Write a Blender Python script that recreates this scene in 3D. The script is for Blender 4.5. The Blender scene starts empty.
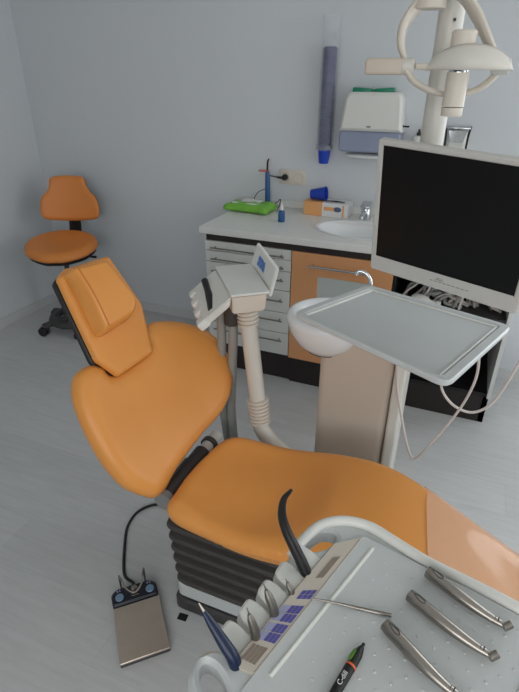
import bpy, bmesh, math, random
from mathutils import Vector as V, Matrix
from mathutils.geometry import delaunay_2d_cdt
random.seed(7)
C = bpy.context.scene.collection
PI = math.pi
sc = bpy.context.scene

# ------------------------------------------------------------------ materials
def srgb(r, g, b):
    f = lambda c: ((c/255+.055)/1.055)**2.4 if c/255 > .04045 else c/255/12.92
    return (f(r), f(g), f(b), 1)
def mat(name, rgb, rough=.5, metal=0, coat=0, noise=0, nscale=20, bump=0, bscale=200, alpha=None, trans=0, spec=.5, ior=1.45):
    m = bpy.data.materials.new(name); m.use_nodes = True
    nt = m.node_tree; b = nt.nodes['Principled BSDF']
    col = srgb(*rgb)
    b.inputs['Base Color'].default_value = col
    b.inputs['Roughness'].default_value = rough; b.inputs['Metallic'].default_value = metal
    b.inputs['Coat Weight'].default_value = coat; b.inputs['Coat Roughness'].default_value = .15
    b.inputs['Specular IOR Level'].default_value = spec; b.inputs['IOR'].default_value = ior
    b.inputs['Transmission Weight'].default_value = trans
    tc = nt.nodes.new('ShaderNodeTexCoord')
    n = nt.nodes.new('ShaderNodeTexNoise'); n.inputs['Scale'].default_value = nscale; n.inputs['Detail'].default_value = 4
    nt.links.new(tc.outputs['Object'], n.inputs['Vector'])
    mx = nt.nodes.new('ShaderNodeMix'); mx.data_type = 'RGBA'
    mx.inputs[6].default_value = tuple(c*(1-noise) for c in col[:3])+(1,)
    mx.inputs[7].default_value = tuple(min(1, c*(1+noise)) for c in col[:3])+(1,)
    nt.links.new(n.outputs['Fac'], mx.inputs[0]); nt.links.new(mx.outputs[2], b.inputs['Base Color'])
    if bump:
        n2 = nt.nodes.new('ShaderNodeTexNoise'); n2.inputs['Scale'].default_value = bscale
        nt.links.new(tc.outputs['Object'], n2.inputs['Vector'])
        bp = nt.nodes.new('ShaderNodeBump'); bp.inputs['Strength'].default_value = bump; bp.inputs['Distance'].default_value = .002
        nt.links.new(n2.outputs['Fac'], bp.inputs['Height']); nt.links.new(bp.outputs['Normal'], b.inputs['Normal'])
    if alpha is not None:
        tr = nt.nodes.new('ShaderNodeBsdfTransparent'); ms = nt.nodes.new('ShaderNodeMixShader')
        ms.inputs[0].default_value = alpha
        nt.links.new(tr.outputs[0], ms.inputs[1]); nt.links.new(b.outputs[0], ms.inputs[2])
        nt.links.new(ms.outputs[0], nt.nodes['Material Output'].inputs['Surface'])
    return m
M = dict(
 wall=mat('wall_paint', (210,214,217), .9, noise=.015, nscale=3, bump=.25, bscale=60),
 ceil=mat('ceiling_paint', (225,225,222), .9),
 base=mat('baseboard_paint', (205,206,206), .5),
 orange=mat('orange_upholstery', (226,152,76), .36, noise=.035, nscale=6, bump=.12, bscale=500, spec=.45),
 orange_dark=mat('orange_stool_upholstery', (224,138,66), .45, noise=.04, nscale=6, bump=.12, bscale=500),
 seam=mat('seam_thread', (196,116,54), .6),
 film=mat('clear_protective_film', (252,220,188), .09, alpha=.26, spec=1.0),
 white=mat('white_plastic', (222,222,216), .35, noise=.02),
 cream=mat('cream_plastic', (214,205,192), .4, noise=.02),
 cream_dk=mat('beige_plastic', (203,190,175), .45, noise=.02),
 greyw=mat('pale_grey_plastic', (196,200,199), .32, noise=.02),
 bezel=mat('silver_grey_plastic', (194,192,187), .35, noise=.02),
 gun=mat('dull_grey_metal', (128,124,116), .42, metal=.9, noise=.05),
 warmw=mat('warm_white_enamel', (212,209,200), .32, noise=.02),
 grey=mat('grey_plastic', (128,130,130), .4, noise=.03),
 dgrey=mat('dark_grey_plastic', (62,60,60), .45, noise=.05),
 black=mat('black_plastic', (22,21,22), .4, noise=.05),
 screen=mat('black_screen_glass', (7,7,8), .32, spec=.35),
 bellow=mat('black_rubber_bellows', (66,63,60), .6, noise=.05),
 chrome=mat('chrome', (205,208,210), .12, metal=1),
 steel=mat('brushed_steel', (158,152,145), .26, metal=1, noise=.06, nscale=60),
 plate=mat('brushed_pedal_metal', (204,190,176), .36, metal=.8, noise=.08, nscale=30),
 dcab=mat('drawer_lacquer', (216,218,214), .4, noise=.01),
 ocab=mat('apricot_door_laminate', (222,160,110), .4, noise=.06, nscale=14),
 frost=mat('frosted_glass', (196,204,200), .35, noise=.02),
 darkstrip=mat('dark_brown_laminate', (44,36,36), .45, noise=.08),
 counter=mat('pale_worktop', (228,228,224), .35, noise=.03, nscale=90),
 ceramic=mat('white_ceramic', (232,234,235), .12, noise=.0),
 blue=mat('blue_plastic', (26,66,176), .3, noise=.05),
 blued=mat('dark_blue_plastic', (22,36,66), .3, noise=.05),
 navy=mat('blackish_navy_plastic', (30,32,44), .4, noise=.05),
 petrol=mat('petrol_blue_plastic', (40,88,140), .35, noise=.05),
 cupstack=mat('blue_speckled_cups', (44,46,100), .3, noise=1.3, nscale=140),
 clear=mat('clear_acrylic', (225,230,235), .08, alpha=.10),
 smoke=mat('blue_grey_translucent_plastic', (165,174,200), .25, alpha=.75),
 green=mat('green_plastic', (18,128,96), .3, noise=.05),
 lime=mat('lime_green_foil', (120,186,66), .3, noise=.25, nscale=18),
 paper=mat('white_paper', (228,228,226), .8),
 coral=mat('orange_red_shield', (232,110,82), .3, alpha=.75),
 cardo=mat('orange_card', (232,170,110), .7, noise=.08),
 cardb=mat('blue_grey_print', (90,104,130), .7),
 label_blue=mat('blue_button_print', (86,84,152), .35, noise=.1, nscale=80),
 label_pale=mat('pale_blue_button_print', (156,160,190), .35),
 label_sky=mat('sky_blue_print', (70,120,190), .4),
 tan=mat('grey_brown_display', (136,124,112), .3, noise=.05),
 strip=mat('beige_control_foil', (196,188,176), .22, noise=.02),
 lens=mat('milky_lamp_visor', (222,218,208), .3, alpha=.9),
 mesh_dark=mat('dark_wheel_rubber', (36,38,40), .5),
 hose=mat('grey_rubber_hose', (150,152,148), .45),
 cable=mat('pink_white_cable', (214,204,200), .4),
 bcable=mat('black_rubber_cable', (34,32,32), .5),
 ink_green=mat('pen_green', (92,140,42), .35),
 ink_orange=mat('pen_orange', (226,104,52), .35),
 butt=mat('pale_blue_button', (120,146,172), .35),
)
def floor_mat():
    m = bpy.data.materials.new('pale_vinyl_planks'); m.use_nodes = True; nt = m.node_tree; N = nt.nodes; L = nt.links
    b = N['Principled BSDF']; tc = N.new('ShaderNodeTexCoord')
    mp = N.new('ShaderNodeMapping'); mp.inputs['Rotation'].default_value = (0, 0, 0); L.new(tc.outputs['Object'], mp.inputs['Vector'])
    br = N.new('ShaderNodeTexBrick'); br.inputs['Scale'].default_value = 1
    br.inputs['Brick Width'].default_value = 1.2; br.inputs['Row Height'].default_value = .19; br.inputs['Mortar Size'].default_value = .0012
    br.inputs['Color1'].default_value = srgb(201,202,202); br.inputs['Color2'].default_value = srgb(208,209,209); br.inputs['Mortar'].default_value = srgb(194,196,197)
    L.new(mp.outputs[0], br.inputs['Vector'])
    m2 = N.new('ShaderNodeMapping'); m2.inputs['Scale'].default_value = (2.2, 26, 1); L.new(mp.outputs[0], m2.inputs['Vector'])
    n = N.new('ShaderNodeTexNoise'); n.inputs['Scale'].default_value = 2.5; n.inputs['Detail'].default_value = 8; n.inputs['Roughness'].default_value = .65
    L.new(m2.outputs[0], n.inputs['Vector'])
    cr = N.new('ShaderNodeValToRGB'); cr.color_ramp.elements[0].position = .3; cr.color_ramp.elements[1].position = .7
    cr.color_ramp.elements[0].color = (.74,.74,.73,1); cr.color_ramp.elements[1].color = (1,1,1,1)
    L.new(n.outputs['Fac'], cr.inputs[0])
    mx = N.new('ShaderNodeMix'); mx.data_type = 'RGBA'; mx.blend_type = 'MULTIPLY'; mx.inputs[0].default_value = .5
    L.new(br.outputs['Color'], mx.inputs[6]); L.new(cr.outputs[0], mx.inputs[7]); L.new(mx.outputs[2], b.inputs['Base Color'])
    b.inputs['Roughness'].default_value = .42
    bp = N.new('ShaderNodeBump'); bp.inputs['Strength'].default_value = .08; bp.inputs['Distance'].default_value = .003
    L.new(n.outputs['Fac'], bp.inputs['Height']); L.new(bp.outputs['Normal'], b.inputs['Normal'])
    return m
M['floor'] = floor_mat()

# ------------------------------------------------------------------ builders
def thing(name, label, cat, loc=(0,0,0), rz=0, group=None):
    o = bpy.data.objects.new(name, None); C.objects.link(o); o.empty_display_size = .05
    o.location = loc; o.rotation_euler = (0,0,rz); o['label'] = label; o['category'] = cat
    if group: o['group'] = group
    return o
def tag(o, label, cat, group=None):
    o['label'] = label; o['category'] = cat
    if group: o['group'] = group
    return o
def rootmat(o):
    m = Matrix.Identity(4)
    while o is not None:
        m = Matrix.LocRotScale(o.location, o.rotation_euler, o.scale) @ m; o = o.parent
    return m
def link(name, bm, m, parent=None, label=None, smooth=42):
    """bm is in world coordinates; the object stands at its parent's origin"""
    bmesh.ops.recalc_face_normals(bm, faces=bm.faces)
    me = bpy.data.meshes.new(name)
    if parent is None:                      # own origin at the base centre
        xs = [v.co for v in bm.verts]
        lo = V((min(v.x for v in xs), min(v.y for v in xs), min(v.z for v in xs))); hi = V((max(v.x for v in xs), max(v.y for v in xs), max(v.z for v in xs)))
        off = V(((lo.x+hi.x)/2, (lo.y+hi.y)/2, lo.z))
        bmesh.ops.translate(bm, verts=bm.verts, vec=-off)
    else:
        bmesh.ops.transform(bm, verts=bm.verts, matrix=rootmat(parent).inverted())
    if smooth:
        for f in bm.faces: f.smooth = True
        for e in bm.edges:
            if len(e.link_faces) == 2 and e.calc_face_angle(0) > math.radians(smooth): e.smooth = False
    bm.to_mesh(me); bm.free()
    o = bpy.data.objects.new(name, me); C.objects.link(o)
    for mm in (m if isinstance(m, (list, tuple)) else [m]): me.materials.append(mm)
    if parent is None: o.location = off
    else: o.parent = parent
    if label: o['label'] = label
    return o
def struct(name, bm, m):
    o = link(name, bm, m); o['kind'] = 'structure'; return o
def frame(o, X, Y, Z):
    return Matrix(((X[0],Y[0],Z[0],o[0]),(X[1],Y[1],Z[1],o[1]),(X[2],Y[2],Z[2],o[2]),(0,0,0,1)))
def fr_rz(o, rz=0, rx=0, ry=0):
    return Matrix.Translation(V(o)) @ Matrix.Rotation(rz, 4, 'Z') @ Matrix.Rotation(ry, 4, 'Y') @ Matrix.Rotation(rx, 4, 'X')
I4 = Matrix.Identity(4)
def xform(vs, F): 
    for v in vs: v.co = F @ v.co
def box(bm, x0, x1, y0, y1, z0, z1, F=I4, bev=0, seg=2, mi=0):
    r = bmesh.ops.create_cube(bm, size=1); vs = r['verts']
    for v in vs: v.co = V(((x0+x1)/2+v.co.x*(x1-x0), (y0+y1)/2+v.co.y*(y1-y0), (z0+z1)/2+v.co.z*(z1-z0)))
    fs = set(f for v in vs for f in v.link_faces)
    if bev:
        es = list(set(e for v in vs for e in v.link_edges))
        rr = bmesh.ops.bevel(bm, geom=es, offset=bev, segments=seg, profile=.5, affect='EDGES', clamp_overlap=True)
        vs = list(set(v for f in rr['faces'] for v in f.verts) | set(v for v in vs if v.is_valid))
        fs = set(f for v in vs for f in v.link_faces)
    xform(vs, F)
    for f in fs: f.material_index = mi
    return vs
def crom(pts, n=8, closed=False):
    P = [V(p) for p in pts]; out = []
    N = len(P); rng = range(N) if closed else range(N-1)
    for i in rng:
        if closed: a, b, c, d = P[(i-1)%N], P[i], P[(i+1)%N], P[(i+2)%N]
        else:
            b, c = P[i], P[i+1]; a = P[i-1] if i > 0 else b*2-c; d = P[i+2] if i+2 < N else c*2-b
        for k in range(n):
            t = k/n
            out.append(.5*((2*b)+(c-a)*t+(2*a-5*b+4*c-d)*t*t+(3*b-a-3*c+d)*t**3))
    if not closed: out.append(P[-1].copy())
    return out
def tube(bm, pts, r, seg=12, smooth=6, caps=True, F=I4, closed=False, flat=1):
    """sweep of radius r (number, or one per control point) along points"""
    rs = r if isinstance(r, (list, tuple)) else [r]*len(pts)
    if smooth:
        pp = crom(pts, smooth, closed)
        rr = []
        n = len(pts)
        for i in range(len(pp)):
            t = i/smooth; k = int(t); f = t-k
            a = rs[k % n]; b = rs[(k+1) % n] if (closed or k+1 < n) else a
            rr.append(a*(1-f)+b*f)
    else: pp = [V(p) for p in pts]; rr = list(rs)
    n = len(pp); rings = []; prev = None
    for i in range(n):
        if closed: t = (pp[(i+1)%n]-pp[i-1])
        else: t = pp[min(i+1, n-1)]-pp[max(i-1, 0)]
        t = t.normalized() if t.length > 1e-9 else V((0,0,1))
        if prev is None:
            up = V((0,0,1)) if abs(t.z) < .9 else V((1,0,0)); a = t.cross(up).normalized()
        else: a = (prev-t*prev.dot(t)).normalized()
        prev = a; b = t.cross(a)
        rings.append([bm.verts.new(F @ (pp[i]+(a*math.cos(2*PI*k/seg)+b*math.sin(2*PI*k/seg)*flat)*rr[i])) for k in range(seg)])
    for i in range(n if closed else n-1):
        A, B = rings[i], rings[(i+1)%n]
        for k in range(seg): bm.faces.new((A[k], A[(k+1)%seg], B[(k+1)%seg], B[k]))
    if caps and not closed:
        bm.faces.new(rings[0][::-1]); bm.faces.new(rings[-1])
def lathe(bm, prof, F=I4, seg=32, sx=1, sy=1):
    """prof: list of (radius, z); closed on the axis where radius is 0"""
    rings = []
    for r, z in prof:
        if r < 1e-6: rings.append([bm.verts.new(F @ V((0,0,z)))])
        else: rings.append([bm.verts.new(F @ V((r*sx*math.cos(2*PI*k/seg), r*sy*math.sin(2*PI*k/seg), z))) for k in range(seg)])
    for A, B in zip(rings, rings[1:]):
        if len(A) == 1 and len(B) == 1: continue
        for k in range(seg):
            k2 = (k+1)%seg
            if len(A) == 1: bm.faces.new((A[0], B[k2], B[k]))
            elif len(B) == 1: bm.faces.new((A[k], A[k2], B[0]))
            else: bm.faces.new((A[k], A[k2], B[k2], B[k]))
def cyl(bm, r, z0, z1, F=I4, seg=24, bev=.0, r2=None):
    r2 = r if r2 is None else r2
    p = [(0,z0),(r-bev,z0)]+([(r,z0+bev)] if bev else [])+([(r2,z1-bev)] if bev else [])+[(r2-bev,z1),(0,z1)]
    if not bev: p = [(0,z0),(r,z0),(r2,z1),(0,z1)]
    lathe(bm, p, F, seg)
def axis(o, d):
    """frame at o whose local Z runs along d"""
    d = V(d).normalized(); q = V((0,0,1)).rotation_difference(d)
    return Matrix.Translation(V(o)) @ q.to_matrix().to_4x4()
def inside(p, poly):
    c = False; n = len(poly); x, y = p[0], p[1]
    for i in range(n):
        a, b = poly[i], poly[i-1]
        if (a[1] > y) != (b[1] > y) and x < (b[0]-a[0])*(y-a[1])/(b[1]-a[1])+a[0]: c = not c
    return c
def dist(p, poly):
    m = 1e9; n = len(poly); px, py = p[0], p[1]
    for i in range(n):
        ax, ay = poly[i-1][0], poly[i-1][1]; dx, dy = poly[i][0]-ax, poly[i][1]-ay
        L = dx*dx+dy*dy; t = 0 if L == 0 else max(0, min(1, ((px-ax)*dx+(py-ay)*dy)/L))
        d = math.hypot(px-ax-dx*t, py-ay-dy*t)
        if d < m: m = d
    return m
def tri(loops, extra):
    """2D triangulation of outline loops[0] minus holes loops[1:], with interior points"""
    vs = []; es = []
    for lp in loops:
        s = len(vs); vs += [V((p[0], p[1])) for p in lp]; es += [(s+i, s+(i+1)%len(lp)) for i in range(len(lp))]
    vs += [V((p[0], p[1])) for p in extra]
    v2, e2, f2 = delaunay_2d_cdt(vs, es, [], 0, 1e-7)[:3]
    fo = []
    for f in f2:
        c = sum((v2[i] for i in f), V((0,0)))/len(f)
        if inside(c, loops[0]) and not any(inside(c, h) for h in loops[1:]): fo.append(f)
    return v2, fo
def cushion(bm, outline, r, top, bottom, F=I4, grid=.02, hole=None, base=lambda x, y: 0, rb=None, rings=6):
    """pillow-like solid: 2D outline, edge rounding radius r, top/bottom heights (numbers or functions of x, y)"""
    tf = top if callable(top) else (lambda x, y: top); bf = bottom if callable(bottom) else (lambda x, y: bottom)
    pts = []; n = len(outline)
    ccw = sum(outline[i-1][0]*outline[i][1]-outline[i][0]*outline[i-1][1] for i in range(n)) > 0
    for k in range(1, rings+1):
        th = k/rings*PI/2; d = r*(1-math.cos(th))
        for i in range(n):
            a, b, c = outline[i-1], outline[i], outline[(i+1)%n]
            t = V((c[0]-a[0], c[1]-a[1])); 
            if t.length < 1e-9: continue
            t.normalize(); nn = V((-t.y, t.x)) if ccw else V((t.y, -t.x))
            p = V((b[0], b[1]))+nn*d
            if inside(p, outline) and dist(p, outline) > d*.97: pts.append(p)
    xs = [p[0] for p in outline]; ys = [p[1] for p in outline]
    g2 = max(r/4, .0025); x = min(xs)+g2*.37
    while x < max(xs):
        y = min(ys)+g2*.41
        while y < max(ys):
            if inside((x, y), outline) and r*.12 < dist((x, y), outline) <= r+grid*.5: pts.append(V((x, y)))
            y += g2
        x += g2
    x = min(xs)
    while x < max(xs):
        y = min(ys)
        while y < max(ys):
            if inside((x, y), outline) and dist((x, y), outline) > r+grid*.5: pts.append(V((x, y)))
            y += grid
        x += grid
    v2, fs = tri([outline], pts)
    T = []; B = []
    for p in v2:
        d = dist(p, outline); b0 = base(p.x, p.y)
        s = math.sqrt(max(0, 1-(1-min(d/r, 1))**2)); s2 = s if rb is None else math.sqrt(max(0, 1-(1-min(d/rb, 1))**2))
        if d < 1e-5:
            v = bm.verts.new(F @ V((p.x, p.y, b0))); T.append(v); B.append(v)
        else:
            T.append(bm.verts.new(F @ V((p.x, p.y, b0+tf(p.x, p.y)*s)))); B.append(bm.verts.new(F @ V((p.x, p.y, b0-bf(p.x, p.y)*s2))))
    for f in fs:
        try: bm.faces.new([T[i] for i in f])
        except ValueError: pass
        try: bm.faces.new([B[i] for i in f][::-1])
        except ValueError: pass
def prism(bm, loops, z0, z1, F=I4, bev=0, mi=0, extra=()):
    """flat solid from an outline and holes"""
    def off(lp, d, sgn):
        n = len(lp); o = []
        ccw = sum(lp[i-1][0]*lp[i][1]-lp[i][0]*lp[i-1][1] for i in range(n)) > 0
        for i in range(n):
            a, b, c = V(lp[i-1][:2]), V(lp[i][:2]), V(lp[(i+1)%n][:2])
            n1 = (b-a); n2 = (c-b); n1 = V((-n1.y, n1.x)).normalized(); n2 = V((-n2.y, n2.x)).normalized()
            m = (n1+n2); m = m/max(.3, m.length_squared/2) if m.length > 1e-6 else n1
            o.append(b+m*d*(1 if ccw else -1)*sgn)
        return o
    inl = [off(lp, bev, 1 if i == 0 else -1) if bev else [V(p[:2]) for p in lp] for i, lp in enumerate(loops)]
    v2, fs = tri(inl, extra)
    key = {}
    def ring(lp, z): return [bm.verts.new(F @ V((p[0], p[1], z))) for p in lp]
    def cap(z, flip, rr):
        vv = []
        for p in v2:
            best = None
            for lp, rg in zip(inl, rr):
                for q, v in zip(lp, rg):
                    if abs(q[0]-p.x) < 2e-6 and abs(q[1]-p.y) < 2e-6: best = v; break
                if best: break
            vv.append(best or bm.verts.new(F @ V((p.x, p.y, z))))
        for f in fs:
            try:
                ff = bm.faces.new([vv[i] for i in (f[::-1] if flip else f)]); ff.material_index = mi
            except ValueError: pass
    top = [ring(lp, z1) for lp in inl]; bot = [ring(lp, z0) for lp in inl]
    cap(z1, False, top); cap(z0, True, bot)
    for i, lp in enumerate(loops):
        chain = [bot[i]]
        if bev: chain += [ring(lp, z0+bev), ring(lp, z1-bev)]
        chain.append(top[i])
        for A, B in zip(chain, chain[1:]):
            n = len(A)
            for k in range(n):
                ff = bm.faces.new((A[k], A[(k+1)%n], B[(k+1)%n], B[k])); ff.material_index = mi
def rrect(x0, x1, y0, y1, r, n=5):
    o = []
    for cx, cy, a in ((x1-r,y1-r,0),(x0+r,y1-r,90),(x0+r,y0+r,180),(x1-r,y0+r,270)):
        for k in range(n+1):
            t = math.radians(a+90*k/n); o.append((cx+r*math.cos(t), cy+r*math.sin(t)))
    return o
def ell(cx, cy, rx, ry, n=40): return [(cx+rx*math.cos(2*PI*k/n), cy+ry*math.sin(2*PI*k/n)) for k in range(n)]
def cr2(pts, n=6): return [(p.x, p.y) for p in crom([(a, b, 0) for a, b in pts], n, True)]
def rpoly(pts, r=.02, n=5):
    """polygon with rounded corners"""
    o = []; N = len(pts)
    for i in range(N):
        a, b, c = V(pts[i-1]), V(pts[i]), V(pts[(i+1)%N])
        u = (a-b); w = (c-b); rr = min(r, u.length*.45, w.length*.45); p = b+u.normalized()*rr; q = b+w.normalized()*rr
        for k in range(n+1):
            t = k/n; s = p*(1-t)**2+b*2*t*(1-t)+q*t*t; o.append((s.x, s.y))
    return o
NB = bmesh.new

# ------------------------------------------------------------------ room
WL, WB, WR, WF, HC = -2.92, 2.93, 2.5, -1.7, 2.7
bm = NB(); box(bm, WL-.1, WR+.1, WF-.1, WB+.1, -.1, 0); struct('floor', bm, M['floor'])
bm = NB(); box(bm, WL-.1, WR+.1, WF-.1, WB+.1, HC, HC+.1); struct('ceiling', bm, M['ceil'])
bm = NB(); box(bm, WL-.1, WL, WF, WB, 0, HC); struct('wall_left', bm, M['wall'])
def wall_with_hole(name, horiz, pos, a0, a1, h0, h1, z0, z1):
    bm = NB()
    def bb(p, q, u, v):
        if horiz: box(bm, p, q, pos-.1 if pos < 0 else pos, pos if pos < 0 else pos+.1, u, v)
        else: box(bm, pos, pos+.1, p, q, u, v)
    bb(a0, h0, 0, HC); bb(h1, a1, 0, HC); bb(h0, h1, 0, z0); bb(h0, h1, z1, HC)
    struct(name, bm, M['wall'])
W1 = (.5, 2.6, .5, 2.4)      # unseen window, placed in the right wall for side light: y0, y1, z0, z1
W3 = (1.0, 2.35, .9, 2.45)       # unseen window, added in the back wall for the highlight on the film: x0, x1, z0, z1
W2 = (-.9, 1.7, .9, 2.4)         # unseen window, added in the front wall as soft fill: x0, x1, z0, z1
wall_with_hole('wall_back', True, WB, WL-.1, WR+.1, W3[0], W3[1], W3[2], W3[3])
wall_with_hole('wall_right', False, WR, WF, WB, W1[0], W1[1], W1[2], W1[3])
wall_with_hole('wall_front', True, WF, WL, WR, W2[0], W2[1], W2[2], W2[3])
bm = NB(); y0, y1, z0, z1 = W1
for a, b, c, d in ((y0,y0+.05,z0,z1),(y1-.05,y1,z0,z1),(y0+.05,y1-.05,z0,z0+.05),(y0+.05,y1-.05,z1-.05,z1),((y0+y1)/2-.03,(y0+y1)/2+.03,z0+.05,z1-.05)):
    box(bm, WR+.02, WR+.08, a, b, c, d)
struct('unseen_window_1', bm, M['white'])  # frame of the unseen opening placed for side light
bm = NB(); x0, x1, z0, z1 = W2
for a, b, c, d in ((x0,x0+.05,z0,z1),(x1-.05,x1,z0,z1),(x0+.05,x1-.05,z0,z0+.05),(x0+.05,x1-.05,z1-.05,z1),((x0+x1)/2-.03,(x0+x1)/2+.03,z0+.05,z1-.05)):
    box(bm, a, b, WF-.08, WF-.02, c, d)
struct('unseen_window_2', bm, M['white'])  # frame of the unseen opening added for fill
bm = NB(); x0, x1, z0, z1 = W3
for a, b, c, d in ((x0,x0+.05,z0,z1),(x1-.05,x1,z0,z1),(x0+.05,x1-.05,z0,z0+.05),(x0+.05,x1-.05,z1-.05,z1)):
    box(bm, a, b, WB+.02, WB+.08, c, d)
struct('unseen_window_3', bm, M['white'])  # frame of the unseen opening added for the film highlight
bm = NB(); box(bm, WL+.012, -1.275, WB-.012, WB, 0, .065); box(bm, .31, WR, WB-.012, WB, 0, .065)
struct('baseboard_back', bm, M['base'])
bm = NB(); box(bm, WL, WL+.012, WF, WB, 0, .065); struct('baseboard_left', bm, M['base'])

# ------------------------------------------------------------------ cabinets
FY = 2.36
def bar_handle(bm, x0, x1, z, y=FY, r=.0045, out=.028):
    tube(bm, [(x0+.02, y, z), (x0+.02, y-out, z)], r*.9, 8, 0)
    tube(bm, [(x1-.02, y, z), (x1-.02, y-out, z)], r*.9, 8, 0)
    tube(bm, [(x0, y-out, z), (x1, y-out, z)], r, 10, 0)
X0, X1, X2, X3 = -1.288, -.785, -.262, .292
d = thing('drawer_cabinet', 'pale grey drawer cabinet with six bar-handled drawers left of the apricot door', 'cabinet', ((X0+X1)/2, 2.64, 0))
bm = NB(); box(bm, X0, X1-.002, FY+.02, 2.918, .18, .81); link('body', bm, M['dcab'], d)
zs = [.81, .754, .69, .58, .45, .325, .185]; hz = [.776, .714, .645, .527, .41, .287]
for i in range(6):
    bm = NB(); box(bm, X0, X1-.004, FY, FY+.019, zs[i+1]+.002, zs[i]-.002, bev=.0015, seg=1); dr = link('drawer', bm, M['dcab'], d)
    bm = NB(); bar_handle(bm, X0+.045, X1-.035, hz[i]); link('handle', bm, M['steel'], dr)
bm = NB(); box(bm, X0+.01, X1-.002, 2.41, 2.9, 0, .18); link('plinth', bm, M['darkstrip'], d)
bm = NB(); box(bm, X0+.005, X1-.002, FY+.008, FY+.05, .81, .855); link('top_strip', bm, M['darkstrip'], d)
d = thing('sink_cabinet', 'apricot cabinet with frosted glass door under the sink', 'cabinet', ((X1+X2)/2, 2.64, 0))
bm = NB()
for a in ((X1,X1+.018,FY+.02,2.918,.17,.81),(X2-.02,X2-.002,FY+.02,2.918,.17,.81),(X1+.018,X2-.02,FY+.02,2.918,.17,.188),(X1+.018,X2-.02,2.9,2.918,.188,.81)): box(bm, *a)
link('body', bm, M['dcab'], d)
bm = NB(); prism(bm, [[(X1+.001,.178),(X2-.002,.178),(X2-.002,.808),(X1+.001,.808)], [(X1+.145,.30),(X2-.10,.30),(X2-.10,.688),(X1+.145,.688)]], 0, .02, frame((0,FY+.02,0),(1,0,0),(0,0,1),(0,-1,0)), bev=.0015)
dr = link('door', bm, M['ocab'], d)
bm = NB(); box(bm, X1+.14, X2-.095, FY+.006, FY+.012, .296, .692); link('door_glass', bm, M['frost'], dr)
bm = NB(); bar_handle(bm, X1+.10, X1+.40, .748, r=.0065, out=.032); link('handle', bm, M['chrome'], dr)
bm = NB(); box(bm, X1, X2-.002, 2.395, 2.9, 0, .17); link('plinth', bm, M['darkstrip'], d)
bm = NB(); box(bm, X1, X2-.002, FY+.004, FY+.05, .81, .855); link('top_strip', bm, M['darkstrip'], d)
d = thing('open_cabinet', 'open cabinet full of cables, dark inside, with a white right side panel', 'cabinet', ((X2+X3)/2, 2.64, 0))
bm = NB(); box(bm, X3-.018, X3, FY, 2.918, .17, .848, bev=.001, seg=1); link('side_panel', bm, M['dcab'], d, 'white side panel')
bm = NB()
for a in ((X2,X2+.016,FY+.003,2.918,.17,.81),(X2+.016,X3-.018,FY+.02,2.90,.17,.188),(X2+.016,X3-.018,2.9,2.918,.17,.81)): box(bm, *a)
link('body', bm, M['black'], d)
bm = NB(); box(bm, X2+.016, X3-.018, FY+.01, 2.89, .585, .60); link('shelf', bm, M['dgrey'], d)
bm = NB(); box(bm, X2, X3-.004, 2.40, 2.9, 0, .17); box(bm, X3-.03, X3-.004, 2.40, 2.9, 0, .17); link('plinth', bm, M['darkstrip'], d)
bm = NB(); box(bm, X2, X3-.02, FY+.004, FY+.05, .81, .855); link('top_strip', bm, M['darkstrip'], d)
bm = NB(); box(bm, X2+.016, X3-.018, FY, FY+.016, .775, .81); link('front_rail', bm, M['dcab'], d, 'pale front rail')
# cable tangle on the shelf
def tangle(n, col, label, rr, seed, x0=-.235, x1=.255):
    rnd = random.Random(seed)
    for i in range(n):
        xa = x0+.02+(x1-x0-.2)*i/n+rnd.uniform(-.02,.02); p = []
        h = rnd.uniform(.05,.13); y0 = 2.41+.05*rnd.random()
        for k in range(8):
            f = k/7
            p.append((min(x1-rr, max(x0+rr, xa+f*rnd.uniform(.15,.24)+rnd.uniform(-.012,.012))), y0+.12*f*rnd.random(), .60+rr+h*math.sin(PI*min(1, f*1.1))**.7*rnd.uniform(.8,1.15) if 0 < k < 7 else .60+rr))
        bm = NB(); tube(bm, p, rr, 8, 6); o = link('loose_cable', bm, M[col]); tag(o, label, 'cable', 'cables on the cabinet shelf')
tangle(8, 'cable', 'loose cable in the tangle on the shelf of the open cabinet', .006, 3)
tangle(7, 'hose', 'loose cable in the tangle on the shelf of the open cabinet', .008, 5)
bm = NB(); lathe(bm, [(0,0),(.020,0),(.030,.012),(.034,.04),(.030,.075),(.018,.09),(.018,.115),(.022,.118),(.022,.14),(0,.14)], frame((-.165,2.385,.636),(0,0,1),(0,1,0),(1,0,-.12)), 24)
s = link('siphon_cup', bm, M['white']); tag(s, 'white plastic siphon piece lying among the cables in the open cabinet', 'siphon')

# countertop with oval cut-out, sink
sx, sy, srx, sry = -.47, 2.595, .265, .178
ct = thing('countertop', 'pale grey worktop running over all three cabinets', 'countertop', (-.49, 2.62, .848))
bm = NB(); prism(bm, [rpoly([(-1.30,2.318),(.31,2.318),(.31,2.929),(-1.30,2.929)], .006, 2), ell(sx,sy,srx-.02,sry-.02,48)], .855, .89, bev=.003)
link('slab', bm, M['counter'], ct)
bm = NB(); box(bm, -1.30, .31, 2.917, 2.929, .8905, .93, bev=.002, seg=1); link('upstand', bm, M['counter'], ct)
sk = thing('sink', 'white oval sink basin set into the worktop', 'sink', (sx, sy, .75))
bm = NB()
pr = [(1.0,.8905),(1.005,.893),(.99,.8945),(.95,.8935),(.915,.885),(.86,.85),(.74,.81),(.45,.79),(.10,.786),(0,.785),(0,.779),(.46,.782),(.77,.802),(.88,.84),(.905,.87),(.92,.8915),(1.0,.8915)]
lathe(bm, [(r, z) for r, z in pr], fr_rz((sx,sy,0)), 48, srx, sry); link('bowl', bm, M['ceramic'], sk)
bm = NB(); lathe(bm, [(0,.786),(.024,.786),(.026,.789),(.018,.791),(0,.788)], fr_rz((sx,sy,0)), 24); link('drain', bm, M['chrome'], sk)
fx, fy = -.512, 2.825
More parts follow.
